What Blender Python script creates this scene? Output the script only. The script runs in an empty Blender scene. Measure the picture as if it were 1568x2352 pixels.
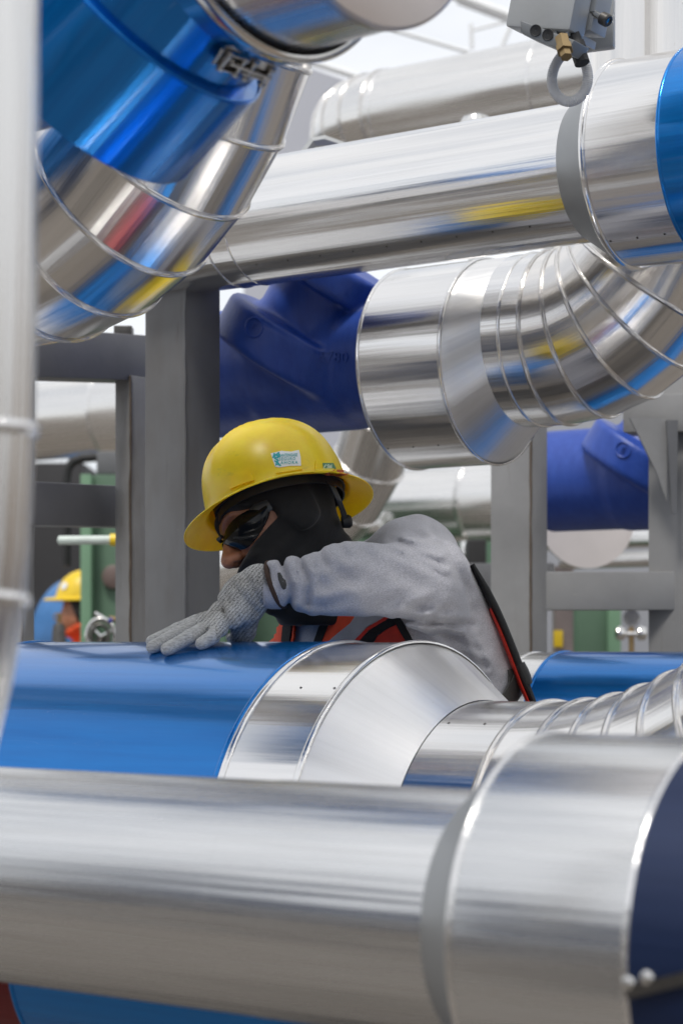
import bpy, math, random
import numpy as np
from mathutils import Vector, Matrix
from mathutils.bvhtree import BVHTree
sc = bpy.context.scene
C = sc.collection
PI = math.pi
H = 1.45            # camera height above the yard
F = 4573.0          # focal length in photo pixels (1568 wide)

# ------------------------------------------------------------------ camera
cam_d = bpy.data.cameras.new('camera'); cam = bpy.data.objects.new('camera', cam_d); C.objects.link(cam)
cam.location = (0, 0, H); cam.rotation_euler = (math.radians(90), 0, 0)
cam_d.sensor_fit = 'VERTICAL'; cam_d.sensor_height = 36; cam_d.sensor_width = 24; cam_d.lens = 70
cam_d.shift_y = 304/2352; cam_d.clip_start = 0.05; cam_d.clip_end = 2000
cam_d.dof.use_dof = True; cam_d.dof.focus_distance = 3.25; cam_d.dof.aperture_fstop = 5.0
sc.camera = cam

# ------------------------------------------------------------------ light
SUN_EL, SUN_AZ = math.radians(62), math.radians(205)
world = bpy.data.worlds.new('World'); sc.world = world; world.use_nodes = True
nt = world.node_tree; N = nt.nodes; L = nt.links
for n in list(N): N.remove(n)
out = N.new('ShaderNodeOutputWorld'); bg = N.new('ShaderNodeBackground'); L.new(bg.outputs[0], out.inputs[0])
sky = N.new('ShaderNodeTexSky'); sky.sky_type = 'NISHITA'; sky.sun_disc = False
sky.sun_elevation = SUN_EL; sky.sun_rotation = SUN_AZ
sc1 = N.new('ShaderNodeVectorMath'); sc1.operation = 'SCALE'; sc1.inputs[3].default_value = 0.10
L.new(sky.outputs[0], sc1.inputs[0])
tc = N.new('ShaderNodeTexCoord'); mp = N.new('ShaderNodeMapping'); mp.inputs['Scale'].default_value = (1.2, 1.2, 3.2)
L.new(tc.outputs['Generated'], mp.inputs[0])
nz = N.new('ShaderNodeTexNoise'); nz.inputs['Scale'].default_value = 2.2; nz.inputs['Detail'].default_value = 5
L.new(mp.outputs[0], nz.inputs['Vector'])
cr = N.new('ShaderNodeValToRGB')
cr.color_ramp.elements[0].position = .32; cr.color_ramp.elements[0].color = (.66, .69, .74, 1)
cr.color_ramp.elements[1].position = .60; cr.color_ramp.elements[1].color = (1.0, 1.0, 1.0, 1)
L.new(nz.outputs[0], cr.inputs[0])
mx = N.new('ShaderNodeMix'); mx.data_type = 'RGBA'; mx.inputs[0].default_value = .86
L.new(sc1.outputs[0], mx.inputs[6]); L.new(cr.outputs[0], mx.inputs[7])
L.new(mx.outputs[2], bg.inputs[0]); bg.inputs[1].default_value = 1.22
sun_d = bpy.data.lights.new('sun', 'SUN'); sun = bpy.data.objects.new('sun', sun_d); C.objects.link(sun)
sun_d.energy = 2.6; sun_d.angle = math.radians(12); sun_d.color = (1, .96, .9)
sd = Vector((math.sin(SUN_AZ)*math.cos(SUN_EL), math.cos(SUN_AZ)*math.cos(SUN_EL), math.sin(SUN_EL)))
sun.rotation_euler = sd.to_track_quat('Z', 'Y').to_euler()
sc.view_settings.view_transform = 'Standard'; sc.view_settings.look = 'None'
sc.view_settings.exposure = 0.0; sc.view_settings.gamma = 1

# ------------------------------------------------------------------ coordinates
def W(px, py, Y): return Vector(((px-784)/F*Y, Y, H+(1480-py)/F*Y))
d = np.array([.817, -.577, 0]); w = np.array([.577, .817, 0]); zz = np.array([0, 0, 1.])
def P(s, u, v): return Vector(s*d+u*w+v*zz+np.array([0, 0, H]))
def PP(tx, ty, bx, by, D):
    def ang(px, py): return math.atan2((1480-py)/F, .577*(px-784)/F+.817)
    a, b = ang(tx, ty), ang(bx, by); m = (a+b)/2
    return D*math.cos(m), D*math.sin(m), D*math.sin(abs(a-b)/2)
def S(px, u):
    t = (px-784)/F
    return u*(.817*t-.577)/(.817+.577*t)

# ------------------------------------------------------------------ materials
MATS = {}
def newmat(name):
    m = bpy.data.materials.new(name); m.use_nodes = True; MATS[name] = m
    return m, m.node_tree.nodes, m.node_tree.links, m.node_tree.nodes['Principled BSDF']
def nd(N, t, **k):
    n = N.new(t)
    for a, b in k.items(): setattr(n, a, b)
    return n
def uvvec(N, L, lu, lr):
    """texture vector from UV: x metres along the pipe, y angle round it -> seamless"""
    uv = nd(N, 'ShaderNodeUVMap'); sp = nd(N, 'ShaderNodeSeparateXYZ'); L.new(uv.outputs[0], sp.inputs[0])
    oi = nd(N, 'ShaderNodeObjectInfo')
    mu = nd(N, 'ShaderNodeMath', operation='MULTIPLY'); mu.inputs[1].default_value = lu; L.new(sp.outputs[0], mu.inputs[0])
    ad = nd(N, 'ShaderNodeMath', operation='MULTIPLY_ADD'); ad.inputs[1].default_value = 37; L.new(oi.outputs['Random'], ad.inputs[0]); L.new(mu.outputs[0], ad.inputs[2])
    r = []
    for op in ('COSINE', 'SINE'):
        c = nd(N, 'ShaderNodeMath', operation=op); L.new(sp.outputs[1], c.inputs[0])
        c2 = nd(N, 'ShaderNodeMath', operation='MULTIPLY'); c2.inputs[1].default_value = lr; L.new(c.outputs[0], c2.inputs[0]); r.append(c2)
    cb = nd(N, 'ShaderNodeCombineXYZ'); L.new(ad.outputs[0], cb.inputs[0]); L.new(r[0].outputs[0], cb.inputs[1]); L.new(r[1].outputs[0], cb.inputs[2])
    return cb.outputs[0]
def noise(N, L, vec, scale=1, detail=2, rough=.5):
    n = nd(N, 'ShaderNodeTexNoise'); n.inputs['Scale'].default_value = scale; n.inputs['Detail'].default_value = detail
    n.inputs['Roughness'].default_value = rough
    if vec is not None: L.new(vec, n.inputs['Vector'])
    return n.outputs[0]
def ramp(N, L, fac, p0, c0, p1, c1):
    r = nd(N, 'ShaderNodeValToRGB'); e = r.color_ramp.elements
    e[0].position = p0; e[1].position = p1
    e[0].color = (*c0, 1) if len(c0) == 3 else c0; e[1].color = (*c1, 1) if len(c1) == 3 else c1
    L.new(fac, r.inputs[0]); return r.outputs[0]
def bump(N, L, b, h, dist, strength=1, prev=None):
    n = nd(N, 'ShaderNodeBump'); n.inputs['Distance'].default_value = dist; n.inputs['Strength'].default_value = strength
    L.new(h, n.inputs['Height'])
    if prev: L.new(prev, n.inputs['Normal'])
    L.new(n.outputs[0], b.inputs['Normal']); return n.outputs[0]
def sheet(name, col, col2, rough=(.15, .23), metal=1, wob=.0011, coat=0, dirt=(.55, .5, .45), scratch=None):
    m, N, L, b = newmat(name)
    b.inputs['Metallic'].default_value = metal
    v1 = uvvec(N, L, .5, 8); v2 = uvvec(N, L, 3, 90); v3 = uvvec(N, L, 1.3, 9); v4 = uvvec(N, L, 1.6, 2.2)
    n1 = noise(N, L, v1, 1, 4, .5); n2 = noise(N, L, v2, 1, 3); n3 = noise(N, L, v3, 2.5, 6, .65); n4 = noise(N, L, v4, 1, 1)
    c = ramp(N, L, n3, .30, col2, .66, col)
    sp = ramp(N, L, noise(N, L, uvvec(N, L, 60, 22), 1, 2), .76, (0, 0, 0), .82, (.7, .7, .7))
    mixd = nd(N, 'ShaderNodeMix', data_type='RGBA'); L.new(sp, mixd.inputs[0]); L.new(c, mixd.inputs[6]); mixd.inputs[7].default_value = (*dirt, 1)
    outc = mixd.outputs[2]
    if scratch:
        sv = nd(N, 'ShaderNodeMapping'); sv.inputs['Rotation'].default_value = (.5, .3, .4); sv.inputs['Scale'].default_value = (1.5, 14, 14)
        L.new(uvvec(N, L, 2.2, 1.0), sv.inputs[0])
        s = nd(N, 'ShaderNodeTexNoise'); s.inputs['Scale'].default_value = 2.2; s.inputs['Detail'].default_value = 1; s.inputs['Distortion'].default_value = .3
        L.new(sv.outputs[0], s.inputs['Vector'])
        ms = nd(N, 'ShaderNodeMath', operation='SUBTRACT'); ms.inputs[1].default_value = .5; L.new(s.outputs[0], ms.inputs[0])
        ma = nd(N, 'ShaderNodeMath', operation='ABSOLUTE'); L.new(ms.outputs[0], ma.inputs[0])
        line = ramp(N, L, ma.outputs[0], .0, (1, 1, 1), .0035, (0, 0, 0))
        msk = ramp(N, L, noise(N, L, v3, 1.1, 3), .52, (0, 0, 0), .66, (.55, .55, .55))
        mm = nd(N, 'ShaderNodeMix', data_type='RGBA', blend_type='MULTIPLY'); mm.inputs[0].default_value = 1; L.new(line, mm.inputs[6]); L.new(msk, mm.inputs[7])
        m3 = nd(N, 'ShaderNodeMix', data_type='RGBA'); L.new(mm.outputs[2], m3.inputs[0]); L.new(outc, m3.inputs[6]); m3.inputs[7].default_value = (*scratch, 1)
        outc = m3.outputs[2]
    L.new(outc, b.inputs['Base Color'])
    rr = nd(N, 'ShaderNodeMapRange'); rr.inputs[1].default_value = .3; rr.inputs[2].default_value = .7
    rr.inputs[3].default_value = rough[0]; rr.inputs[4].default_value = rough[1]; L.new(n3, rr.inputs[0]); L.new(rr.outputs[0], b.inputs['Roughness'])
    q = bump(N, L, b, n1, wob); q = bump(N, L, b, n4, wob*5, 1, q); bump(N, L, b, n2, .00006, 1, q)
    if coat: b.inputs['Coat Weight'].default_value = coat; b.inputs['Coat Roughness'].default_value = .08
    return m
ALU = sheet('aluminium_jacket', (.83, .82, .81), (.77, .76, .75))
ALU2 = sheet('aluminium_jacket_dull', (.79, .78, .765), (.71, .70, .685), rough=(.22, .30), wob=.0012)
ALUF = sheet('aluminium_jacket_worn', (.71, .712, .712), (.62, .62, .618), rough=(.22, .31), wob=.0014)
CONE = sheet('brushed_cone_sheet', (.84, .83, .82), (.76, .75, .74), rough=(.34, .42), wob=.0008)
ALUS = sheet('polished_jacket', (.80, .775, .75), (.74, .72, .695), rough=(.16, .23), wob=.0008)
BLUE = sheet('blue_jacket', (.0025, .205, .62), (.002, .165, .53), rough=(.18, .26), metal=.66, wob=.0010, coat=.4, dirt=(.02, .08, .25), scratch=(.25, .4, .75))
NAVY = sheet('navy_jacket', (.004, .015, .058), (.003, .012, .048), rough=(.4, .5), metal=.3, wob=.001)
REDJ = sheet('red_jacket', (.17, .006, .010), (.14, .005, .009), rough=(.3, .4), metal=.4)
def plain(name, col, rough=.5, metal=0, var=.15, scale=12, bmp=0, bscale=60, coat=0, obj=True, detail=5):
    m, N, L, b = newmat(name); t = nd(N, 'ShaderNodeTexCoord')
    n = noise(N, L, t.outputs['Object'], scale, detail, .6)
    c = ramp(N, L, n, .3, tuple(x*(1-var) for x in col), .7, tuple(min(1, x*(1+var)) for x in col))
    L.new(c, b.inputs['Base Color']); b.inputs['Roughness'].default_value = rough; b.inputs['Metallic'].default_value = metal
    if bmp: bump(N, L, b, noise(N, L, t.outputs['Object'], bscale, 4), bmp)
    if coat: b.inputs['Coat Weight'].default_value = coat; b.inputs['Coat Roughness'].default_value = .12
    return m
DULL = plain('dull_cone_sheet', (.33, .34, .35), .48, .9, .06, 8)
STEEL = plain('grey_frame_paint', (.125, .128, .135), .42, 0, .10, 4, .0006, 30)
STEELM = plain('mid_grey_frame_paint', (.17, .17, .178), .45, 0, .12, 5, .0006, 30)
STEEL2 = plain('light_grey_frame_paint', (.25, .25, .25), .45, 0, .14, 5, .0006, 30)
DISC = plain('plate_metal', (.60, .55, .53), .3, 1, .06, 6)
CHROME = plain('bright_metal', (.75, .74, .72), .12, 1, .05, 20)
DARKM = plain('dark_metal', (.10, .095, .09), .4, .8, .2, 30)
BLACK = plain('black_rubber', (.015, .015, .016), .6, 0, .2, 20)
GREEN = plain('green_machine_paint', (.085, .155, .10), .5, 0, .12, 3)
GREENL = plain('light_green_machine_paint', (.14, .26, .16), .5, 0, .1, 3)
DARKW = plain('dark_tank_paint', (.022, .021, .023), .6, 0, .25, 3)
PLAST = plain('grey_box_enamel', (.34, .35, .355), .4, 0, .08, 10, .0003, 80)
CONDUIT = plain('grey_conduit', (.60, .60, .60), .5, 0, .08, 30)
YEL = plain('yellow_paint', (.75, .52, .02), .4, 0, .05, 10)
WHITE = plain('pale_paint', (.75, .76, .77), .5, 0, .06, 4)
GWALL = plain('grey_cladding', (.28, .29, .32), .6, 0, .06, 2)
BRONZE = plain('bronze_fitting', (.28, .2, .1), .45, .7, .2, 20)

def scuffed(m, light, dark):
    N, L = m.node_tree.nodes, m.node_tree.links; b = N['Principled BSDF']; src = b.inputs['Base Color'].links[0].from_socket
    t = nd(N, 'ShaderNodeTexCoord')
    for sc_v, p0, p1, col_, rot, st_ in (((55, 55, 5), .66, .76, dark, 0, .6), ((16, 16, 70), .72, .76, light, .5, .35), ((7, 7, 2.2), .56, .74, dark, .1, .45)):
        mp_ = nd(N, 'ShaderNodeMapping'); mp_.inputs['Scale'].default_value = sc_v; mp_.inputs['Rotation'].default_value = (rot, rot, 0); L.new(t.outputs['Object'], mp_.inputs[0])
        k = ramp(N, L, noise(N, L, mp_.outputs[0], 1, 4, .6), p0, (0, 0, 0), p1, (st_, st_, st_))
        x = nd(N, 'ShaderNodeMix', data_type='RGBA'); L.new(k, x.inputs[0]); L.new(src, x.inputs[6]); x.inputs[7].default_value = (*col_, 1); src = x.outputs[2]
    L.new(src, b.inputs['Base Color'])
scuffed(STEEL, (.24, .235, .22), (.075, .065, .055)); scuffed(STEEL2, (.38, .37, .35), (.12, .10, .085))
# valve paint: cast blue with vertical run marks and small rust spots
m, N, L, b = newmat('cast_blue_paint'); CAST = m
t = nd(N, 'ShaderNodeTexCoord'); mpn = nd(N, 'ShaderNodeMapping'); mpn.inputs['Scale'].default_value = (60, 60, 7); L.new(t.outputs['Object'], mpn.inputs[0])
c = ramp(N, L, noise(N, L, mpn.outputs[0], 1, 4, .6), .3, (.010, .047, .29), .75, (.020, .070, .36))
rs = ramp(N, L, noise(N, L, t.outputs['Object'], 22, 3), .73, (0, 0, 0), .77, (1, 1, 1))
mi = nd(N, 'ShaderNodeMix', data_type='RGBA'); L.new(rs, mi.inputs[0]); L.new(c, mi.inputs[6]); mi.inputs[7].default_value = (.12, .05, .04, 1)
L.new(mi.outputs[2], b.inputs['Base Color']); b.inputs['Roughness'].default_value = .42
bump(N, L, b, noise(N, L, t.outputs['Object'], 90, 4), .0007)

# hard hat plastic, with scuffs
m, N, L, b = newmat('yellow_helmet_plastic'); HELM = m
t = nd(N, 'ShaderNodeTexCoord')
c = ramp(N, L, noise(N, L, t.outputs['Object'], 14, 6, .7), .30, (.86, .50, .008), .62, (.96, .62, .010))
sm = nd(N, 'ShaderNodeMapping'); sm.inputs['Scale'].default_value = (12, 45, 70); L.new(t.outputs['Object'], sm.inputs[0])
sf = ramp(N, L, noise(N, L, sm.outputs[0], 1, 5, .7), .60, (0, 0, 0), .80, (.42, .42, .42))
mi = nd(N, 'ShaderNodeMix', data_type='RGBA'); L.new(sf, mi.inputs[0]); L.new(c, mi.inputs[6]); mi.inputs[7].default_value = (.34, .25, .06, 1)
L.new(mi.outputs[2], b.inputs['Base Color']); b.inputs['Roughness'].default_value = .33
b.inputs['Subsurface Weight'].default_value = .45; b.inputs['Subsurface Radius'].default_value = (.02, .010, .002); b.inputs['Subsurface Scale'].default_value = 1.0

# heather grey jersey
m, N, L, b = newmat('heather_grey_jersey'); SHIRT = m
t = nd(N, 'ShaderNodeTexCoord'); mpn = nd(N, 'ShaderNodeMapping'); mpn.inputs['Scale'].default_value = (420, 420, 900); mpn.inputs['Rotation'].default_value = (0, 1.25, 0); L.new(t.outputs['Object'], mpn.inputs[0])
n1 = noise(N, L, mpn.outputs[0], 1, 3, .7)
c = ramp(N, L, n1, .30, (.29, .29, .315), .70, (.60, .595, .635))
c2 = ramp(N, L, noise(N, L, t.outputs['Object'], 9, 4), .3, (.95, .95, .95), .7, (1, 1, 1))
mi = nd(N, 'ShaderNodeMix', data_type='RGBA', blend_type='MULTIPLY'); mi.inputs[0].default_value = 1; L.new(c, mi.inputs[6]); L.new(c2, mi.inputs[7])
L.new(mi.outputs[2], b.inputs['Base Color']); b.inputs['Roughness'].default_value = .92
b.inputs['Sheen Weight'].default_value = .25
mq = nd(N, 'ShaderNodeMapping'); mq.inputs['Scale'].default_value = (14, 10, 26); mq.inputs['Rotation'].default_value = (0, .5, 0); L.new(t.outputs['Object'], mq.inputs[0])
q = bump(N, L, b, noise(N, L, mq.outputs[0], 1, 3, .45), .007, .7); bump(N, L, b, n1, .0006, 1, q)

# knitted glove
m, N, L, b = newmat('speckled_knit'); KNIT = m
t = nd(N, 'ShaderNodeTexCoord'); mpn = nd(N, 'ShaderNodeMapping'); mpn.inputs['Scale'].default_value = (420, 420, 700); mpn.inputs['Rotation'].default_value = (0, -.75, 0); L.new(t.outputs['Object'], mpn.inputs[0])
n1 = noise(N, L, mpn.outputs[0], 1, 2, .8)
c = ramp(N, L, n1, .36, (.07, .07, .07), .50, (.66, .66, .64))
c2 = ramp(N, L, noise(N, L, t.outputs['Object'], 30, 4), .35, (.72, .70, .67), .65, (1, 1, 1))
mi = nd(N, 'ShaderNodeMix', data_type='RGBA', blend_type='MULTIPLY'); mi.inputs[0].default_value = 1; L.new(c, mi.inputs[6]); L.new(c2, mi.inputs[7])
mr = nd(N, 'ShaderNodeMapping'); mr.inputs['Rotation'].default_value = (0, -.72, 0); L.new(t.outputs['Object'], mr.inputs[0])
wv = nd(N, 'ShaderNodeTexWave', bands_direction='X'); wv.inputs['Scale'].default_value = 62; wv.inputs['Distortion'].default_value = 2.5; wv.inputs['Detail Scale'].default_value = 2; L.new(mr.outputs[0], wv.inputs['Vector'])
wr_ = ramp(N, L, wv.outputs[1], .1, (.62, .62, .62), .6, (1, 1, 1)); m9 = nd(N, 'ShaderNodeMix', data_type='RGBA', blend_type='MULTIPLY'); m9.inputs[0].default_value = 1; L.new(mi.outputs[2], m9.inputs[6]); L.new(wr_, m9.inputs[7])
L.new(m9.outputs[2], b.inputs['Base Color']); b.inputs['Roughness'].default_value = .9
mq = nd(N, 'ShaderNodeMapping'); mq.inputs['Scale'].default_value = (60, 25, 22); mq.inputs['Rotation'].default_value = (0, .75, 0); L.new(t.outputs['Object'], mq.inputs[0])
q = bump(N, L, b, noise(N, L, mq.outputs[0], 1, 2), .006, .8); bump(N, L, b, n1, .0008, 1, q)
m, N, L, b = newmat('coated_glove_fingers'); COATG = m
t = nd(N, 'ShaderNodeTexCoord'); mpn = nd(N, 'ShaderNodeMapping'); mpn.inputs['Scale'].default_value = (90, 500, 500); mpn.inputs['Rotation'].default_value = (0, -.45, 0); L.new(t.outputs['Object'], mpn.inputs[0])
n1 = noise(N, L, mpn.outputs[0], 1, 3, .7)
c = ramp(N, L, n1, .32, (.28, .275, .265), .58, (.60, .60, .585)); L.new(c, b.inputs['Base Color']); b.inputs['Roughness'].default_value = .7
bump(N, L, b, n1, .0009)
SKIN = plain('skin', (.40, .17, .095), .45, 0, .22, 40, .0007, 200); SKIN.node_tree.nodes['Principled BSDF'].inputs['Subsurface Weight'].default_value = .15
SKIN.node_tree.nodes['Principled BSDF'].inputs['Subsurface Radius'].default_value = (.01, .004, .002)
BALA = plain('black_knit_mask', (.008, .008, .009), .85, 0, .3, 60, .0012, 40)
BALA.node_tree.nodes['Principled BSDF'].inputs['Sheen Weight'].default_value = .12
ORANGE = plain('orange_vest_mesh', (.80, .075, .022), .7, 0, .14, 30, .002, 25)
RED = plain('red_vest_piping', (.62, .025, .012), .6, 0, .1, 30)
REFL = plain('grey_reflective_tape', (.36, .36, .38), .45, 0, .12, 26, .003, 26)
WEB = plain('black_webbing', (.008, .008, .009), .8, 0, .3, 80, .0008, 300)
STRETCH = plain('charcoal_elastic', (.055, .055, .052), .8, 0, .15, 60)
CUFF = plain('brown_cuff_hem', (.055, .032, .022), .9, 0, .3, 120, .001, 300)
LENS = plain('dark_smoked_lens', (.006, .007, .009), .10, 0, .05, 5); LENS.node_tree.nodes['Principled BSDF'].inputs['Specular IOR Level'].default_value = .22
FRAME = plain('charcoal_glasses_frame', (.035, .038, .045), .35, 0, .1, 20)
BAND = plain('dark_suspension', (.02, .022, .027), .5, 0, .2, 20)
TEAL = plain('teal_ink', (.03, .36, .38), .6, 0, .05, 20)
PAPER = plain('white_sticker', (.74, .76, .76), .5, 0, .08, 60)
MSAG = plain('green_label', (.07, .22, .12), .5, 0, .05, 20)
LETT = plain('pale_letter', (.6, .72, .55), .5, 0, .05, 20)
RAG = plain('orange_cloth', (.5, .11, .03), .8, 0, .15, 60)
DENIM = plain('navy_trousers', (.02, .028, .05), .85, 0, .2, 30)
BOOT = plain('boot_leather', (.06, .035, .02), .5, 0, .2, 30)
HIVIS = plain('orange_hivis_cloth', (.85, .11, .03), .75, 0, .08, 20)
HAIR = plain('black_hair', (.012, .009, .008), .6, 0, .3, 90, .003, 120)
# yard ground
m, N, L, b = newmat('dusty_ground'); GROUND = m
t = nd(N, 'ShaderNodeTexCoord')
c = ramp(N, L, noise(N, L, t.outputs['Object'], 1.3, 8, .65), .3, (.10, .088, .075), .7, (.19, .168, .145)); L.new(c, b.inputs['Base Color'])
b.inputs['Roughness'].default_value = .9; bump(N, L, b, noise(N, L, t.outputs['Object'], 30, 6), .02)

# ------------------------------------------------------------------ object helpers
def tag(o, label, cat, group=None, kind=None):
    if label: o['label'] = label
    if cat: o['category'] = cat
    if group: o['group'] = group
    if kind: o['kind'] = kind
    return o
def thing(name, label, cat, loc=(0, 0, 0), group=None):
    o = bpy.data.objects.new(name, None); o.empty_display_size = .1; C.objects.link(o); o.location = loc
    return tag(o, label, cat, group)
def wm(p):
    m_ = Matrix.LocRotScale(p.location, p.rotation_euler, p.scale)
    return wm(p.parent) @ p.matrix_parent_inverse @ m_ if p.parent else m_
def link(name, me, mat, parent=None, smooth=True, sharp=30, label=None):
    if mat is not None: me.materials.append(mat)
    if smooth:
        me.polygons.foreach_set('use_smooth', [True]*len(me.polygons))
        me.set_sharp_from_angle(angle=math.radians(sharp))
    o = bpy.data.objects.new(name, me); C.objects.link(o)
    if parent is not None:
        o.parent = parent
        o.matrix_parent_inverse = wm(parent).inverted()
    if label: o['label'] = label
    return o
def mesh(name, V, Fc, uv=None):
    me = bpy.data.meshes.new(name); me.from_pydata([tuple(v) for v in V], [], Fc)
    if uv is not None:
        l = me.uv_layers.new(name='UVMap'); l.data.foreach_set('uv', [x for f in uv for c_ in f for x in c_])
    me.validate(); me.update(); return me
def frame(ax):
    ax = Vector(ax).normalized(); up = Vector((0, 0, 1)) if abs(ax.z) < .9 else Vector((0, 1, 0))
    a = up.cross(ax).normalized(); return ax, a, ax.cross(a)
class MB:
    """collects shapes that belong to one part and links them as ONE mesh"""
    def __init__(s): s.V = []; s.F = []; s.U = []
    def grid(s, rows, us, closed=True, capa=False, capb=False):
        n = len(rows[0]); b0 = len(s.V)
        for r in rows: s.V += [tuple(p) for p in r]
        for i in range(len(rows)-1):
            for j in range(n if closed else n-1):
                k = (j+1) % n
                s.F.append((b0+i*n+j, b0+i*n+k, b0+(i+1)*n+k, b0+(i+1)*n+j))
                t0, t1 = 2*PI*j/n, 2*PI*(j+1)/n
                s.U.append(((us[i], t0), (us[i], t1), (us[i+1], t1), (us[i+1], t0)))
        for flag, i, rev in ((capa, 0, True), (capb, len(rows)-1, False)):
            if flag:
                cpt = sum((Vector(p) for p in rows[i]), Vector())/n; ci = len(s.V); s.V.append(tuple(cpt))
                for j in range(n):
                    k = (j+1) % n; a_, b_ = b0+i*n+j, b0+i*n+k
                    s.F.append((ci, b_, a_) if rev else (ci, a_, b_)); s.U.append(((us[i], 0), (us[i]+.1, 2*PI*j/n), (us[i]+.1, 2*PI*j/n)))
        return s
    def lathe(s, o, ax, prof, n=96, capa=False, capb=False):
        ax, a, b = frame(ax); o = Vector(o); rows = []; us = []; L_ = 0; pv = None
        for (t, r) in prof:
            rows.append([o+ax*t+(a*math.cos(2*PI*j/n)+b*math.sin(2*PI*j/n))*r for j in range(n)])
            if pv: L_ += math.hypot(t-pv[0], r-pv[1])
            pv = (t, r); us.append(L_)
        return s.grid(rows, us, True, capa, capb)
    def tube(s, pts, r, n=12, caps=True, closed=False):
        pts = [Vector(p) for p in pts]; m_ = len(pts); rr = r if hasattr(r, '__len__') else [r]*m_
        ts = []
        for i in range(m_):
            a_ = pts[(i-1) % m_] if (closed or i > 0) else pts[i]; b_ = pts[(i+1) % m_] if (closed or i < m_-1) else pts[i]
            ts.append((b_-a_).normalized())
        _, a, b = frame(ts[0]); rows = []; us = []; L_ = 0
        for i in range(m_):
            a = (a-ts[i]*a.dot(ts[i])).normalized(); b = ts[i].cross(a)
            rows.append([pts[i]+(a*math.cos(2*PI*j/n)+b*math.sin(2*PI*j/n))*rr[i] for j in range(n)])
            if i: L_ += (pts[i]-pts[i-1]).length
            us.append(L_)
        if closed: rows.append(rows[0]); us.append(L_+.01); caps = False
        return s.grid(rows, us, True, caps, caps)
    def box(s, c_, X, Y, Z):
        """box centred at c_ with full-size edge vectors"""
        c_, X, Y, Z = Vector(c_), Vector(X)/2, Vector(Y)/2, Vector(Z)/2; b0 = len(s.V)
        for k in range(8): s.V.append(tuple(c_+X*(1 if k & 1 else -1)+Y*(1 if k & 2 else -1)+Z*(1 if k & 4 else -1)))
        for f in ((0, 2, 3, 1), (4, 5, 7, 6), (0, 1, 5, 4), (2, 6, 7, 3), (0, 4, 6, 2), (1, 3, 7, 5)):
            s.F.append(tuple(b0+i for i in f)); s.U.append(((0, 0), (0, 1), (1, 1), (1, 0)))
        return s
    def prism(s, poly, off):
        """poly: list of 3-D points, extruded by vector off"""
        b0 = len(s.V); n = len(poly); off = Vector(off)
        s.V += [tuple(Vector(p)) for p in poly]+[tuple(Vector(p)+off) for p in poly]
        s.F += [tuple(b0+i for i in range(n))[::-1], tuple(b0+n+i for i in range(n))]
        s.U += [tuple((0, 0) for _ in range(n))]*2
        for i in range(n):
            k = (i+1) % n; s.F.append((b0+i, b0+k, b0+n+k, b0+n+i)); s.U.append(((0, 0), (0, 1), (1, 1), (1, 0)))
        return s
    def build(s, name, mat, parent=None, bevel=0, sharp=30, label=None, smooth=True):
        me = mesh(name, s.V, s.F, s.U)
        import bmesh
        bm = bmesh.new(); bm.from_mesh(me); bmesh.ops.recalc_face_normals(bm, faces=bm.faces)
        if bevel: bmesh.ops.bevel(bm, geom=[e for e in bm.edges if e.calc_face_angle(0) > .6], offset=bevel, segments=2, affect='EDGES', profile=.6)
        bm.to_mesh(me); bm.free()
        return link(name, me, mat, parent, smooth, sharp, label)

# pipe runs parallel to d -------------------------------------------------
def run(u, v, segs, parent, n=112):
    """segs: (name, material, [(s, r) ...])"""
    for nm, mt, prof in segs:
        s0 = prof[0][0]
        MB().lathe(P(s0, u, v), d, [(s_-s0, r) for s_, r in prof], n).build(nm, mt, parent)
def bead(o, ax, R, t=.004, mat=None, parent=None, n=96):
    prof = [(t*math.cos(a)*1.3, R+t*math.sin(a)) for a in np.linspace(PI, 0, 7)]
    return MB().lathe(o, ax, prof, n).build('seam_bead', mat or ALUS, parent, sharp=60)
def gored(path, R, mat, parent, name, extra_beads=(), bt=.004, beads=None, n=96):
    """mitred elbow: straight gores between stations; path = list of points"""
    path = [Vector(p) for p in path]; m_ = len(path); rows = []; us = []; L_ = 0
    t0 = (path[1]-path[0]).normalized(); _, a, b = frame(t0); cuts = []
    a0 = a.copy()
    for i in range(m_):
        ti = (path[i]-path[i-1]).normalized() if i else t0
        to = (path[i+1]-path[i]).normalized() if i < m_-1 else ti
        nrm = (ti+to).normalized()
        a0 = (a0-ti*a0.dot(ti)).normalized(); b0 = ti.cross(a0)
        row = []
        for j in range(n):
            q = path[i]+(a0*math.cos(2*PI*j/n)+b0*math.sin(2*PI*j/n))*R
            q = q-ti*((q-path[i]).dot(nrm)/ti.dot(nrm)); row.append(q)
        if i: L_ += (path[i]-path[i-1]).length
        rows.append(row); us.append(L_); cuts.append((path[i], nrm))
    o = MB().grid(rows, us).build(name, mat, parent, sharp=5)
    for i in (beads if beads is not None else range(1, m_-1)):
        rr = []; k = 7
        for a_ in np.linspace(0, 2*PI, 9)[:-1]:
            row = [(q+(q-cuts[i][0]).normalized()*bt*math.cos(a_)+cuts[i][1]*bt*1.2*math.sin(a_)) for q in rows[i]]
            rr.append(row)
        rr.append(rr[0]); MB().grid(rr, list(range(9))).build('seam_bead', ALUS, parent, sharp=60)
    return o

# ================================================================== setting
gs = 600
MB().grid([[(-gs, -gs, 0), (gs, -gs, 0)], [(-gs, gs, 0), (gs, gs, 0)]], [0, 1], closed=False).build('ground', GROUND, smooth=False)['kind'] = 'structure'
slab = MB().box((0, 4, .052), (16, 0, 0), (0, 10, 0), (0, 0, .1)).build('pavement', plain('worn_concrete', (.15, .135, .12), .85, 0, .2, 2, .004, 30), bevel=.01)
slab['kind'] = 'structure'

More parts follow.
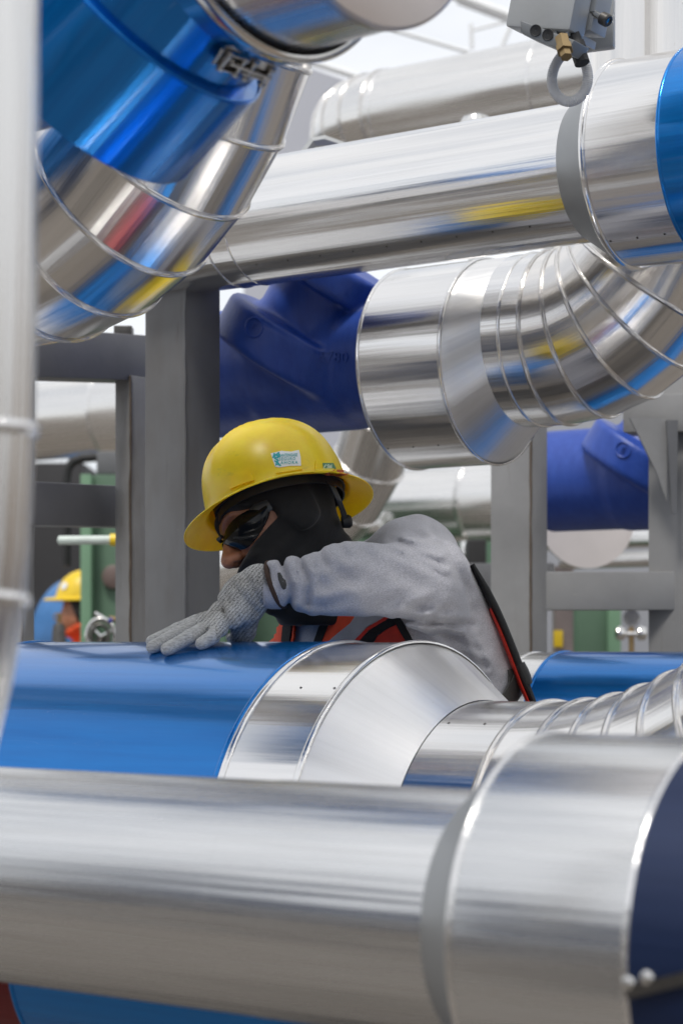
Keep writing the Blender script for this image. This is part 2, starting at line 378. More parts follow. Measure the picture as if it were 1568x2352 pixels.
def hit(px, py, u, v, R):
    """nearest point of the run's cylinder seen at a photo pixel, with its normal"""
    r = np.array([(px-784)/F, 1, (1480-py)/F]); a_, b_ = r@w, r[2]
    A = a_*a_+b_*b_; B = a_*u+b_*v; Cc = u*u+v*v-R*R; t_ = (B-math.sqrt(max(0, B*B-A*Cc)))/A
    p = r*t_; n_ = ((p@w)-u)*w+(p[2]-v)*zz
    return Vector(p+np.array([0, 0, H])), Vector(n_/np.linalg.norm(n_))

def bvh_of(objs):
    vs, fs = [], []
    bpy.context.view_layer.update()
    for o in objs:
        b0 = len(vs); vs += [o.matrix_world @ v.co for v in o.data.vertices]; fs += [[b0+i for i in p.vertices] for p in o.data.polygons]
    return BVHTree.FromPolygons(vs, fs)
CAM = Vector((0, 0, H))
def ray(bv, px, py, Yd=3.4):
    dr = W(px, py, 1)-CAM; h_ = bv.ray_cast(CAM, dr.normalized())
    if h_[0] is None:
        h2 = bv.find_nearest(W(px, py, Yd)); return (h2[0], h2[1]) if h2[0] else (W(px, py, Yd), Vector((0, -1, 0)))
    n_ = h_[1]; return h_[0], (n_ if n_.dot(dr) < 0 else -n_)
# ================================================================== pipe runs
# foreground run: silver pipe, cone, collar, navy end
u1, v1, R1 = PP(0, 1761, 0, 2256, 1.6); C1 = .173
t = thing('insulated_pipe', 'big blurred silver pipe crossing the bottom, with a wide collar and navy end', 'pipe', P(S(1095, u1), u1, v1), 'clad pipe runs')
fg = t
sb = S(1262, u1); sa, sc_ = sb-.063, S(1648, u1)
run(u1, v1, [('pipe_section', ALUF, [(sa-2.6, R1*.9), (sa-2.6, R1), (S(640, u1), R1), (S(640, u1)+.001, R1+.0006), (sa+.05, R1+.0006)]),
             ('reducer_cone', DULL, [(sa, R1+.001), (sb-.004, C1-.001)]), ('collar', ALUF, [(sb-.004, C1-.001), (sb, C1), (sc_, C1)]),
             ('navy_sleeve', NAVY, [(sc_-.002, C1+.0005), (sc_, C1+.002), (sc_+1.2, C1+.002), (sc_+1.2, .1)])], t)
bead(P(sb, u1, v1), d, C1, .0022, ALU, t); bead(P(sc_, u1, v1), d, C1+.001, .0024, ALU, t)
pa, na = hit(1446, 2268, u1, v1, C1); pb, nb = hit(1600, 2222, u1, v1, C1)
q = MB()
for k in range(12):
    px_, py_ = 1440+k*24, 2278-k*5.6; pp, n_ = hit(px_, py_, u1, v1, C1+.003)
    if k: q.box((pp+po)/2+n_*.002, (pp-po)*1.08, n_*.004, (pp-po).normalized().cross(n_)*.010)
    po = pp
q.build('strap', DARKM, t, smooth=False)
for bx_, by_ in ((1444, 2258), (1486, 2246)):
    pp, n_ = hit(bx_, by_, u1, v1, C1+.003)
    MB().lathe(pp, n_, [(0, .0062), (.002, .0061), (.004, .0046), (.0052, .0016)], 20, capb=True).build('bolt', CHROME, t)

# the run the worker leans on
u2, v2, R2 = 2.55, -.352, .355; r2 = .268
s0_ = S(88, u2); s1, s2, s3, s4 = S(790, u2), S(962, u2), S(1108, u2), S(1262, u2)
t = thing('insulated_pipe', 'large blue pipe under the gloved hand, narrowing through a silver cone', 'pipe', P(s3, u2, v2), 'clad pipe runs')
blue_run = t
run(u2, v2, [('pipe_section', ALU, [(s1-3.2, R2*.8), (s1-3.2, R2), (s0_+.01, R2)]), ('blue_sleeve', BLUE, [(s0_, R2), (s0_, R2+.0014), (s1, R2+.0014), (s1+.0004, R2)]),
             ('collar', ALU, [(s1-.002, R2), (s2, R2)]), ('reducer_cone', CONE, [(s2, R2), (s2+.004, R2-.002), (s3, r2+.001)]),
             ('pipe_section', ALU, [(s3-.01, r2), (s4+.001, r2)])], t)
bead(P(s1-.002, u2, v2), d, R2+.001, .0034, BLUE, t); bead(P(s0_, u2, v2), d, R2+.001, .0034, BLUE, t); bead(P(s1+.007, u2, v2), d, R2, .0045, ALU, t); bead(P(s2, u2, v2), d, R2, .004, ALU, t)
def rise(s0, u, v, Rb, dth, up, n=None):
    pts = []; k = 0
    n = n or int(round(90/dth)); 
    for k in range(n+1):
        th = math.radians(k*90/n); pts.append(P(s0+Rb*math.sin(th), u, v+Rb*(1-math.cos(th))))
    return [P(s0-.002, u, v)]+pts+[pts[-1]+Vector((0, 0, up))]
gored(rise(s4+.01, u2, v2, .72, 6.5, .9), r2, ALU, t, 'bend', bt=.0048)

# hidden lower run with red part, under the foreground pipe
u6, v6, R6 = 1.9, -.372, .169
t = thing('insulated_pipe', 'blue and red pipe glimpsed under the foreground silver pipe in the bottom corner', 'pipe', P(S(160, u6), u6, v6), 'clad pipe runs')
s6 = S(236, u6)
run(u6, v6, [('red_sleeve', REDJ, [(s6-.25, .12), (s6-.25, R6-.003), (s6, R6-.003)]), ('blue_sleeve', BLUE, [(s6-.001, R6-.001), (s6, R6), (s6+1.9, R6), (s6+1.9, .1)])], t)
bead(P(s6, u6, v6), d, R6, .0025, BLUE, t)

# run behind the worker on the right
u7, v7, R7 = 3.72, -.203, .188
t = thing('insulated_pipe', 'silver pipe with a bright blue sleeve lying behind the worker on the right', 'pipe', P(S(1300, u7), u7, v7), 'clad pipe runs')
s7 = S(1297, u7)
run(u7, v7, [('pipe_section', ALU2, [(s7-3.3, .12), (s7-3.3, R7-.002), (s7, R7-.002)]), ('blue_sleeve', BLUE, [(s7-.001, R7-.001), (s7, R7), (s7+1.7, R7), (s7+1.7, .1)])], t)
bead(P(s7, u7, v7), d, R7, .003, BLUE, t); bead(P(s7-.07, u7, v7), d, R7-.002, .003, ALU, t)

# middle overhead run
u3, v3, R3 = PP(640, 355, 500, 668, 3.2); C3 = R3*1.46
sb, sc_ = S(1446, u3), S(1616, u3); sa = sb-.078
t = thing('insulated_pipe', 'long silver pipe across the middle, with a wide collar and blue end', 'pipe', P(sa, u3, v3), 'clad pipe runs'); mid_run = t
run(u3, v3, [('pipe_section', ALU, [(S(360, u3), .09), (S(360, u3), R3), (S(598, u3), R3)]), ('pipe_section', ALU, [(S(598, u3), R3+.001), (sa+.05, R3+.001)]),
             ('reducer_cone', DULL, [(sa, R3+.001), (sb-.003, C3)]), ('collar', ALU, [(sb-.003, C3), (sc_, C3)]),
             ('blue_sleeve', BLUE, [(sc_-.002, C3), (sc_, C3+.002), (sc_+1.1, C3+.002), (sc_+1.1, .1)])], t)
bead(P(S(598, u3), u3, v3), d, R3, .0022, ALU, t); bead(P(S(549, u3), u3, v3), d, R3, .0022, ALU, t)
bead(P(sb, u3, v3), d, C3, .0045, ALU, t); bead(P(sc_, u3, v3), d, C3+.001, .003, BLUE, t)

# reducer and bend right of centre
u4, v4, R4 = PP(1010, 607, 1040, 1073, 3.5); r4 = R4*.83; o4 = R4-r4
sa, sb, sc_, se = S(948, u4), S(1133, u4), S(1208, u4), S(1290, u4)
t = thing('insulated_pipe', 'silver drum above the worker narrowing into a ribbed bend at the right', 'pipe', P(sa, u4, v4), 'clad pipe runs'); drum_run = t
run(u4, v4, [('collar', ALU, [(sa, R4*.7), (sa, R4-.002), (sa+.003, R4), (sb, R4)]), ], t)
run(u4, v4+o4, [('pipe_section', ALU, [(sc_-.004, r4), (se, r4)])], t)
rows = []
for k in range(9):
    f_ = k/8; s_ = sb+(sc_-sb)*f_; R_ = R4+(r4-R4)*f_-(.002 if k else 0); c_ = P(s_, u4, v4+o4*f_); rows.append([c_+(Vector(w)*math.cos(2*PI*j/112)+Vector(zz)*math.sin(2*PI*j/112))*R_ for j in range(112)])
MB().grid(rows, [k*.02 for k in range(9)]).build('reducer_cone', CONE, t)
bead(P(sa+.002, u4, v4), d, R4, .003, ALU, t); bead(P(sb, u4, v4), d, R4, .0035, ALU, t); bead(P(sc_+.035, u4, v4+o4), d, r4, .0028, ALU, t)
gored(rise(se, u4, v4+o4, .25, 13, .9, 7), r4, ALUS, t, 'bend', bt=.0042)

# overhead run behind, with a bend at its far end
u5, v5, R5 = PP(821, 171, 790, 400, 6.0)
s5 = S(893, u5)
t = thing('insulated_pipe', 'pale blurred silver pipe high behind, bending away at its rounded end', 'pipe', P(s5, u5, v5), 'clad pipe runs')
run(u5, v5, [('pipe_section', ALU2, [(s5, R5), (s5+4.5, R5), (s5+4.5, .05)])], t)
pts = [P(s5+.003, u5, v5)]+[P(s5-.26*math.sin(a), u5+.26*(1-math.cos(a)), v5) for a in np.linspace(0, PI/2, 7)]
pts.append(pts[-1]+Vector(w)*2.0)
gored(pts, R5, ALU2, t, 'bend', bt=.006)
for px_ in (905, 1265): bead(P(S(px_, u5), u5, v5), d, R5, .004, ALU, t)

# slanting segmented elbow at the top left
eh = Vector((.743, -.669, 0)); kS = 1.154; RS = .14*kS; RbS = .36*kS
P30 = Vector((-.2837*kS, 2.6*kS, H+.597*kS)); th0 = math.radians(30)
def selb(a): return P30+eh*(RbS*(math.sin(a)-math.sin(th0)))+Vector((0, 0, RbS*(math.cos(th0)-math.cos(a))))
t = thing('insulated_pipe', 'polished segmented elbow sweeping up at the top left behind the dark blue branch pipe', 'pipe', selb(th0), 'clad pipe runs')
ang = [-6, 6, 18, 30, 42, 54, 66, 78, 90]
pts = [selb(math.radians(-6))-eh*math.cos(math.radians(6))*1.6+Vector((0, 0, .17))]+[selb(math.radians(a)) for a in ang]
pts.append(pts[-1]+Vector((0, 0, 1.2)))
gored(pts, RS, ALUS, t, 'bend', bt=.0042, beads=list(range(2, 9)), n=128)

# blue tee with band clamp at the top left
d8 = Vector((.743, -.669, 0)); c8 = Vector((-.0714, 2.2, H+.839))
t = thing('insulated_pipe', 'dark blue branched pipe at the top left with a steel band clamp', 'pipe', c8, 'clad pipe runs')
MB().lathe(c8-d8*1.1, d8, [(0, .1), (0, .187), (1.088, .187), (1.09, .186)]).build('blue_sleeve', BLUE, t)
MB().lathe(c8-d8*.010, d8, [(0, .186), (.014, .186), (.006, .168)]).build('dark_gap_ring', BLACK, t)  # black ring put in for the dark open gap inside the clamp
MB().lathe(c8-d8*.03, d8, [(0, .180), (.168, .180)], 128).build('pipe_section', ALU2, t)
MB().lathe(c8+d8*.137, d8, [(-.012, .176), (-.008, .184), (.0, .1845), (.003, .181), (.012, .12), (.016, 0.0005)], 128).build('end_cap', DISC, t)
n8 = Vector((-.658, .464, -.591)).normalized(); b8 = Vector((-.309, 2.352, H+.669))
neck8 = MB().lathe(b8-n8*.36, n8, [(0, .1), (0, .152), (.25, .152)]).build('branch_neck', BLUE, t)
MB().lathe(b8-n8*.132, n8, [(0, .150), (0, .169), (.127, .168), (.132, .167), (.132, .158), (.124, .157), (.124, .002)]).build('branch_sleeve', BLUE, t)
bead(b8-n8*.133, n8, .1655, .0018, BLUE, t)
ax8, A8, B8 = frame(d8)
def on8(px, py, R):
    """surface point of the tee at a photo pixel"""
    r = Vector(((px-784)/F, 1, (1480-py)/F)); o = Vector((0, 0, H))-c8; rp = r-d8*r.dot(d8); op = o-d8*o.dot(d8)
    a_, b_, c_ = rp.dot(rp), 2*rp.dot(op), op.dot(op)-R*R; t_ = (-b_-math.sqrt(max(0, b_*b_-4*a_*c_)))/(2*a_)
    p = Vector((0, 0, H))+r*t_; n_ = (p-c8)-d8*(p-c8).dot(d8); return p, n_.normalized()
LATCHM = plain('worn_latch_steel', (.42, .40, .37), .25, 1, .15, 60)
clamp = MB().lathe(c8-d8*.010, d8, [(0, .187), (.0005, .191), (.004, .1925), (.010, .1915), (.013, .194), (.0165, .1945), (.019, .1915), (.019, .186)], 128).build('band_clamp', CHROME, t, sharp=40)
# latch on the clamp: hinged plates, rod, hook and bolts
b8v = bvh_of([neck8, [o_ for o_ in t.children if o_.name.startswith('blue_sleeve')][0]])
lt = MB(); p0, n0 = ray(b8v, 494, 112, 2.1); p1, n1_ = ray(b8v, 622, 150, 2.1); p0 = p0+n0*.004; p1 = p1+n1_*.003
tang = (p1-p0).normalized(); sd_ = n0.cross(tang).normalized()
def lp(f, h, s_): return p0.lerp(p1, f)+(n0.lerp(n1_, f)).normalized()*h*1.1+sd_*s_*1.15
plate = [lp(.0, .003, -.008), lp(.0, .003, .010), lp(.12, .003, .014), lp(.42, .003, .012), lp(.55, .003, .006), lp(.55, .003, -.006), lp(.4, .003, -.010), lp(.1, .003, -.012)]
lt.prism(plate, n0*.003); lt.prism([lp(.5, .004, -.009), lp(.5, .004, .009), lp(.95, .004, .010), lp(1.02, .004, 0), lp(.95, .004, -.010)], n0*.003)
for s_ in (-.009, .009): lt.prism([lp(.05, .004, s_), lp(.45, .004, s_), lp(.4, .013, s_), lp(.12, .015, s_)], sd_*.0015)
lt.build('latch_plate', LATCHM, clamp, bevel=.0006)
MB().tube([lp(.18, .012, 0), lp(.96, .011, 0)], .0024).build('latch_rod', LATCHM, clamp)
MB().tube([lp(.45, .012, -.005), lp(.9, .010, -.005)], .0018).build('latch_rod', LATCHM, clamp)
for f_ in (.12, .40, .58, .90):
    MB().lathe(lp(f_, .010, -.012), sd_, [(0, .0025), (0, .005), (.004, .005), (.004, .003), (.022, .003), (.022, .005), (.026, .0045)], 14, True, True).build('latch_pin', LATCHM, clamp)
MB().tube([lp(.02, .004, -.01), lp(-.02, .009, -.008), lp(-.03, .011, 0), lp(-.02, .009, .008), lp(.02, .004, .01)], .002).build('latch_hook', LATCHM, clamp)

# thin pipe close to the camera at the left edge
cp = [(-2, -700), (-3, -200), (-5, 300), (-9, 700), (-14, 1000), (-24, 1250), (-38, 1400), (-62, 1540), (-98, 1690), (-150, 1850), (-230, 2020)]
YF = 1.45; pts = [W(x, y, YF) for x, y in cp]
t = thing('insulated_pipe', 'thin out of focus silver pipe standing closest to the camera along the left edge', 'pipe', pts[-1], 'clad pipe runs')
MB().tube(pts, 94/F*YF, 64).build('pipe_section', ALU2, t)
for (x, y, dx) in ((-14, 985, -.02), (-34, 1368, -.12)):
    bead(W(x, y, YF), Vector((dx, 0, -1)), 95/F*YF, .0042, ALU, t)

def rivets(u, v, R, s0, s1, ang, step, parent, r_=.0022):
    n_ = Vector(np.cos(ang)*-w+np.sin(ang)*zz); s_ = s0
    while s_ < s1:
        MB().lathe(P(s_, u, v)+n_*(R-.0002), n_, [(0, r_), (.0008, r_*.9), (.0013, r_*.4)], 10, capb=True).build('rivet', DARKM, parent); s_ += step
def lap(u, v, R, s0, s1, ang, parent, mat):
    q = MB(); rows = []
    for s_ in np.linspace(s0, s1, 30):
        rows.append([P(s_, u, v)+Vector(np.cos(a_)*-w+np.sin(a_)*zz)*(R+h_) for a_, h_ in ((ang-.05, .0002), (ang-.048, .0011), (ang+.05, .0009), (ang+.052, .0002))])
    q.grid(rows, list(np.linspace(s0, s1, 30)), closed=False).build('lap_seam', mat, parent)
for u_, v_, R_, a0, a1, ang_, par, st in ((u3, v3, R3+.001, S(640, u3), S(1290, u3), -.95, 'mid', .075), (u3, v3, C3, S(1460, u3), S(1600, u3), -1.0, 'mid', .05), (u4, v4, R4, S(960, u4), S(1120, u4), -1.0, 'drum', .06),
        (u2, v2, r2, S(1130, u2), S(1250, u2), 1.1, 'low', .06), (u2, v2, R2, S(800, u2), S(950, u2), .95, 'low', .06)):
    par_ = {'mid': mid_run, 'drum': drum_run, 'low': blue_run, 'fore': fg}[par]
    rivets(u_, v_, R_, a0, a1, ang_, st, par_)
# ================================================================== steel frames
RUSTY = plain('grimy_seam', (.10, .075, .055), .8, 0, .3, 20)
def beamto(q, A, B, hgt, dep):
    A, B = Vector(A), Vector(B); x = (B-A); nrm = Vector((0, 0, 1)).cross(x).normalized()
    return q.box((A+B)/2, x, nrm*dep, Vector((0, 0, hgt)))
def post(px0, pxc, px1, Y, parent, mat, ztop, zbot=.1, flange=True, name='column'):
    """box column turned like the pipes: near corner seen at pxc"""
    cx = (pxc-784)/F*Y; wd = (pxc-px0)/F*Y/.80; ws = (px1-pxc)/F*Y/.60
    dv, wv = Vector(d), Vector(w); near = Vector((cx, Y, 0)); ctr = near-dv*wd/2+wv*ws/2; ctr.z = (ztop+zbot)/2
    q = MB().box(ctr, dv*wd, wv*ws, (0, 0, ztop-zbot))
    o = q.build(name, mat, parent, bevel=.004)
    # weld seam down the near corner, base plate
    pts_ = [near+Vector((random.uniform(-.0008, .0008), -.001+random.uniform(-.0008, .0008), z_)) for z_ in np.arange(zbot, ztop, .03)]
    MB().tube(pts_, [.0022+random.uniform(0, .0014) for _ in pts_], 6).build('weld_seam', RUSTY if mat is STEEL2 else mat, o)
    b_ = ctr.copy(); b_.z = zbot+.008
    MB().box(b_, dv*(wd+.1), wv*(ws+.1), (0, 0, .016)).build('base_plate', mat, o, bevel=.002)
    return o
random.seed(4)
t = thing('steel_frame', 'dark grey welded frame of posts and rails standing left of the worker', 'frame', (-.35, 4, .1))
YC = 3.98; Z = lambda py, Y: H+(1480-py)/F*Y
post(328, 425, 503, YC, t, STEEL, Z(560, YC)+.25)
post(262, 300, 345, 4.45, t, STEEL2, Z(868, 4.5))
post(20, 50, 76, 4.3, t, STEEL2, Z(1100, 4.3)+.9)
beamto(MB(), W(20, 812, 4.15), W(350, 828, 4.62), .103, .10).build('rail', STEELM, t, bevel=.004)
beamto(MB(), W(20, 1157, 4.25), W(300, 1166, 4.65), .094, .08).build('rail', STEELM, t, bevel=.004)
MB().box(W(285, 762, 4.5), (.04, 0, 0), (0, .05, 0), (0, 0, .02)).build('stop_plate', DARKM, t, bevel=.001)
t = thing('steel_frame', 'pale grey welded frame with two posts and rails standing right of the worker', 'frame', (.45, 4.7, .1))
YR = 4.72
post(1132, 1218, 1265, YR, t, STEEL2, Z(900, YR)+.2)
post(1505, 1640, 1700, YR, t, STEEL2, Z(900, YR)+.2)
beamto(MB(), W(1240, 1358, YR+.1), W(1560, 1358, YR+.1), .092, .08).build('rail', STEEL2, t, bevel=.003)
beamto(MB(), W(1440, 955, YR+.12), W(1760, 950, YR), .09, .1).build('rail', STEEL2, t, bevel=.003)
MB().prism([W(1446, 960, YR+.01), W(1530, 960, YR+.01), W(1530, 1150, YR+.01), W(1507, 1085, YR+.01)], (0, .014, 0)).build('gusset_or_recess', STEEL2, t, smooth=False)
MB().prism([W(1530, 965, YR-.01), W(1556, 965, YR-.01), W(1552, 1180, YR-.01), W(1542, 1180, YR-.01)], (0, .018, 0)).build('gusset_or_recess', STEEL, t, smooth=False)  # darker strip put in for the shaded recess beside the post

# ================================================================== cast valves
def surf(f, lo, hi, h):
    """surface nets on a signed distance field f(x, y, z) -> verts, quads"""
    ax = [np.arange(lo[i], hi[i]+h, h, dtype=np.float32) for i in range(3)]
    X, Y, Z_ = np.meshgrid(*ax, indexing='ij'); V = f(X, Y, Z_).astype(np.float32); sg = V < 0
    nx, ny, nz_ = V.shape; cs = (nx-1, ny-1, nz_-1)
    acc = np.zeros(cs+(3,), np.float32); cnt = np.zeros(cs, np.float32)
    def sl(a, o): return a[o[0]:o[0]+cs[0], o[1]:o[1]+cs[1], o[2]:o[2]+cs[2]]
    for axis in range(3):
        for i in (0, 1):
            for j in (0, 1):
                o0 = [0, 0, 0]; oth = [k for k in range(3) if k != axis]; o0[oth[0]] = i; o0[oth[1]] = j
                o1 = list(o0); o1[axis] = 1
                a, b = sl(V, o0), sl(V, o1); cr_ = (a < 0) != (b < 0)
                tt = np.where(cr_, a/(a-b+1e-12), 0)
                for k in range(3): acc[..., k] += np.where(cr_, o0[k]+(tt if k == axis else 0), 0)
                cnt += cr_
    act = cnt > 0; idx = -np.ones(cs, np.int64); idx[act] = np.arange(act.sum())
    base = np.stack(np.nonzero(act), 1); pos = base+acc[act]/cnt[act][:, None]
    verts = pos*h+np.array(lo)
    quads = []
    for axis in range(3):
        o = [k for k in range(3) if k != axis]
        s0 = [slice(1, -1)]*3; s0[axis] = slice(0, -1); s1 = list(s0); s1[axis] = slice(1, None)
        a, b = sg[tuple(s0)], sg[tuple(s1)]
        for flip in (False, True):
            m_ = (~a & b) if flip else (a & ~b)
            ii = np.stack(np.nonzero(m_), 1)
            if len(ii) == 0: continue
            e = [1, 1, 1]; e[axis] = 0; ii = ii+np.array(e)
            da = np.zeros(3, int); da[o[0]] = 1; db = np.zeros(3, int); db[o[1]] = 1
            g = lambda q: idx[q[:, 0], q[:, 1], q[:, 2]]
            qd = np.stack([g(ii-da-db), g(ii-db), g(ii), g(ii-da)], 1)
            if flip ^ (axis == 1): qd = qd[:, ::-1]
            quads.append(qd)
    return verts, np.concatenate(quads)
def sdf_obj(name, f, lo, hi, h, mat, parent, smooth_it=2, label=None, sharp=80):
    v, q = surf(f, lo, hi, h)
    me = bpy.data.meshes.new(name); me.vertices.add(len(v)); me.vertices.foreach_set('co', v.astype(np.float32).ravel())
    me.loops.add(q.size); me.loops.foreach_set('vertex_index', q.ravel().astype(np.int32)); me.polygons.add(len(q))
    me.polygons.foreach_set('loop_start', np.arange(0, q.size, 4, dtype=np.int32)); me.polygons.foreach_set('loop_total', np.full(len(q), 4, np.int32))
    me.update(calc_edges=True); me.validate()
    if smooth_it:
        E_ = np.empty(len(me.edges)*2, np.int32); me.edges.foreach_get('vertices', E_); E_ = E_.reshape(-1, 2)
        deg = np.bincount(E_.ravel(), minlength=len(v))[:, None]
        for it in range(smooth_it):
            for lam in (.5, -.45):
                s_ = np.zeros_like(v); np.add.at(s_, E_[:, 0], v[E_[:, 1]]); np.add.at(s_, E_[:, 1], v[E_[:, 0]])
                v = v+lam*(s_/np.maximum(deg, 1)-v)
        me.vertices.foreach_set('co', v.astype(np.float32).ravel()); me.update()
    return link(name, me, mat, parent, True, sharp, label)
def cone_(X, Y, Z_, a, b, ra, rb):
    """tapered capsule"""
    a = np.array(a, np.float32); b = np.array(b, np.float32); ab = b-a; L2 = float(ab@ab)
    t_ = np.clip(((X-a[0])*ab[0]+(Y-a[1])*ab[1]+(Z_-a[2])*ab[2])/L2, 0, 1)
    return np.sqrt((X-a[0]-t_*ab[0])**2+(Y-a[1]-t_*ab[1])**2+(Z_-a[2]-t_*ab[2])**2)-(ra+(rb-ra)*t_)
def cyl_(X, Y, Z_, a, ax, R, h0, h1, rnd=.01):
    ax = np.array(ax, np.float32); ax = ax/np.linalg.norm(ax); t_ = (X-a[0])*ax[0]+(Y-a[1])*ax[1]+(Z_-a[2])*ax[2]
    rr = np.sqrt(np.maximum((X-a[0])**2+(Y-a[1])**2+(Z_-a[2])**2-t_*t_, 0))
    dx = rr-(R-rnd); dy = np.abs(t_-(h0+h1)/2)-((h1-h0)/2-rnd)
    return np.minimum(np.maximum(dx, dy), 0)+np.sqrt(np.maximum(dx, 0)**2+np.maximum(dy, 0)**2)-rnd
def smin(a, b, k):
    h = np.clip(.5+.5*(b-a)/k, 0, 1); return b+(a-b)*h-k*h*(1-h)
def smax(a, b, k): return -smin(-a, -b, k)

bc = np.array(P(S(640, u4), u4, .598)); Rv = .139
nax = np.array([.50, -.22, .84]); nax /= np.linalg.norm(nax)
nc = np.array(W(672, 795, 4.22))
def valve_f(X, Y, Z_):
    body = cyl_(X, Y, Z_, bc, d, Rv, -.24, .22, .02)
    hub = cyl_(X, Y, Z_, bc, d, Rv*1.0, .0, .46, .02)
    neck = cyl_(X, Y, Z_, nc, nax, .165, -.055, .040, .016)
    sad = cyl_(X, Y, Z_, nc, nax, .105, -.05, .17, .03)
    lid = cyl_(X, Y, Z_, nc+nax*.155, nax, .150, -.02, .05, .012)
    v_ = smin(body, neck, .009); v_ = smin(v_, hub, .02); v_ = smin(v_, sad, .022); v_ = smin(v_, lid, .006)
    return v_
def dup(root, off, label):
    r = root.copy(); C.objects.link(r); r.location = root.location+Vector(off); r['label'] = label
    for ch in list(root.children):
        c_ = ch.copy(); C.objects.link(c_); c_.parent = r; c_.matrix_parent_inverse = ch.matrix_parent_inverse
        for g in list(ch.children):
            g2 = g.copy(); C.objects.link(g2); g2.parent = c_; g2.matrix_parent_inverse = g.matrix_parent_inverse
    return r
tv = thing('cast_valve', 'blue cast valve body between the dark grey post and the silver drum, with raised badge', 'valve', tuple(bc), 'blue cast valves')
vb = sdf_obj('valve_body', valve_f, bc-np.array([.75, .62, .30]), bc+np.array([.55, .45, .50]), .0062, CAST, tv)
# vent stub on top of the body, ring badge and raised numerals
MB().lathe(Vector(bc)-Vector(d)*.33+Vector((0, 0, Rv-.005)), (0, 0, 1), [(0, .02), (.012, .02), (.012, .012), (.05, .012), (.05, .016), (.07, .016)], 12, capb=True).build('vent_plug', plain('rusty_plug', (.16, .05, .03), .8), tv)
dg = bpy.context.evaluated_depsgraph_get()
bv = bvh_of([vb])
ring = []
for a_ in np.linspace(0, 2*PI, 21)[:-1]:
    pp, n_ = ray(bv, 584+19*math.cos(a_), 752+22*math.sin(a_), 4.1); ring.append(pp+n_*.001)
MB().tube(ring, .003, 8, closed=True).build('raised_badge', CAST, tv)
def text_mesh(txt, size, ext, res=2, spacing=1.0, bold=0):
    cu = bpy.data.curves.new('text', 'FONT'); cu.body = txt; cu.size = size; cu.extrude = ext; cu.resolution_u = res; cu.space_character = spacing
    cu.offset = bold; cu.align_x = 'CENTER'; cu.align_y = 'CENTER'
    ob = bpy.data.objects.new('text', cu); C.objects.link(ob); bpy.context.view_layer.update()
    me = bpy.data.meshes.new_from_object(ob.evaluated_get(bpy.context.evaluated_depsgraph_get())); bpy.data.objects.remove(ob); return me
def drape_text(txt, bv, cx, cy, hpx, ang, ext, name, mat, parent, Yd, lift=.0, xs=1.0, spacing=1.0, bold=0, off=.0004):
    """lettering laid on a curved surface: (cx, cy) photo pixel of its middle"""
    me = text_mesh(txt, 1.0, .5, 2, spacing, bold); ca, sa_ = math.cos(ang), math.sin(ang)
    for v_ in me.vertices:
        x_, y_ = v_.co.x*hpx*xs*1.4, v_.co.y*hpx*1.4; z_ = v_.co.z+.5
        px_, py_ = cx+x_*ca+y_*sa_, cy+x_*sa_-y_*ca
        pp, n_ = ray(bv, px_, py_, Yd); v_.co = pp+n_*(off+z_*ext)
    me.materials.clear()
    return link(name, me, mat, parent, smooth=False)
drape_text('E', bv, 584, 752, 17, .35, .003, 'raised_letter', CAST, tv, 4.1)
drape_text('5780', bv, 766, 822, 25, 0, .003, 'raised_numerals', CAST, tv, 4.1)
tv2 = dup(tv, (.902, 1.05, -.148), 'blue cast valve body seen under the ribbed bend, between the two pale grey posts')
# silver end plate and tube beside the right valve
ce = Vector(bc)+Vector((851/F*4.32, 0, -275/F*4.32))-Vector(d)*.50
t = thing('end_plate', 'round silver end plate with a bright rim hanging behind the right blue valve', 'plate', ce)
cz = W(1345, 1188, 6.2); MB().lathe(cz, (.25, -.96, .05), [(-.02, .02), (-.02, .152), (-.004, .160), (.004, .160), (.004, .150), (.002, .150), (.002, .001)], 64).build('disc', DISC, t)

# ================================================================== junction box and cable, top right
YJ = 3.05
t = thing('junction_box', 'grey enamelled electrical box with two dark cable holes hanging above the middle pipe', 'box', W(1300, 60, YJ))
bxv, byv, bzv = Vector((.80, -.55, -.22)), Vector((.56, .82, .0)), Vector((.16, -.13, .97))
bxv.normalize(); byv = (byv-bxv*byv.dot(bxv)).normalized(); bzv = bxv.cross(byv)
cJ = W(1262, 10, YJ)
MB().box(cJ+bzv*.02, bxv*.115, byv*.05, bzv*.125).build('housing', PLAST, t, bevel=.006); hsv = bvh_of([o_ for o_ in t.children])
MB().box(cJ+byv*.055+bxv*.01+bzv*.028, bxv*.105, byv*.05, bzv*.115).build('cover', PLAST, t, bevel=.005)
for k in range(5):
    MB().box(cJ+byv*.03+bxv*.02*(k-1.6)+bzv*(-.042), bxv*.004, byv*.09, bzv*.012).build('cooling_rib', PLAST, t, bevel=.001)
MB().box(W(1368, 40, YJ+.10), (.055, -.025, 0), (.006, .02, 0), (0, 0, .105)).build('back_plate', PLAST, t, bevel=.004)
gp = MB().prism([W(1192, 46, YJ-.05), W(1318, 92, YJ-.075), W(1300, 122, YJ-.07), W(1197, 78, YJ-.045)], byv*.05).build('gland_plate', plain('darker_box_enamel', (.22, .23, .235), .45), t, bevel=.003)
hsv = bvh_of([gp])
for (x, y) in ((1229, 76), (1257, 86)):
    ph_, nh_ = ray(hsv, x, y-6, YJ); MB().lathe(ph_, nh_, [(-.003, .0005), (-.003, .0088), (.0006, .0088), (.0008, .0078), (.0002, .007), (-.0005, .0005)], 24).build('cable_hole', BLACK, t)
MB().lathe(W(1292, 98, YJ-.075), (.12, -.5, -.9), [(-.01, .011), (.008, .011), (.008, .013), (.018, .013), (.018, .009), (.03, .009)], 6, capb=True).build('cable_gland', BRONZE, t, sharp=20)
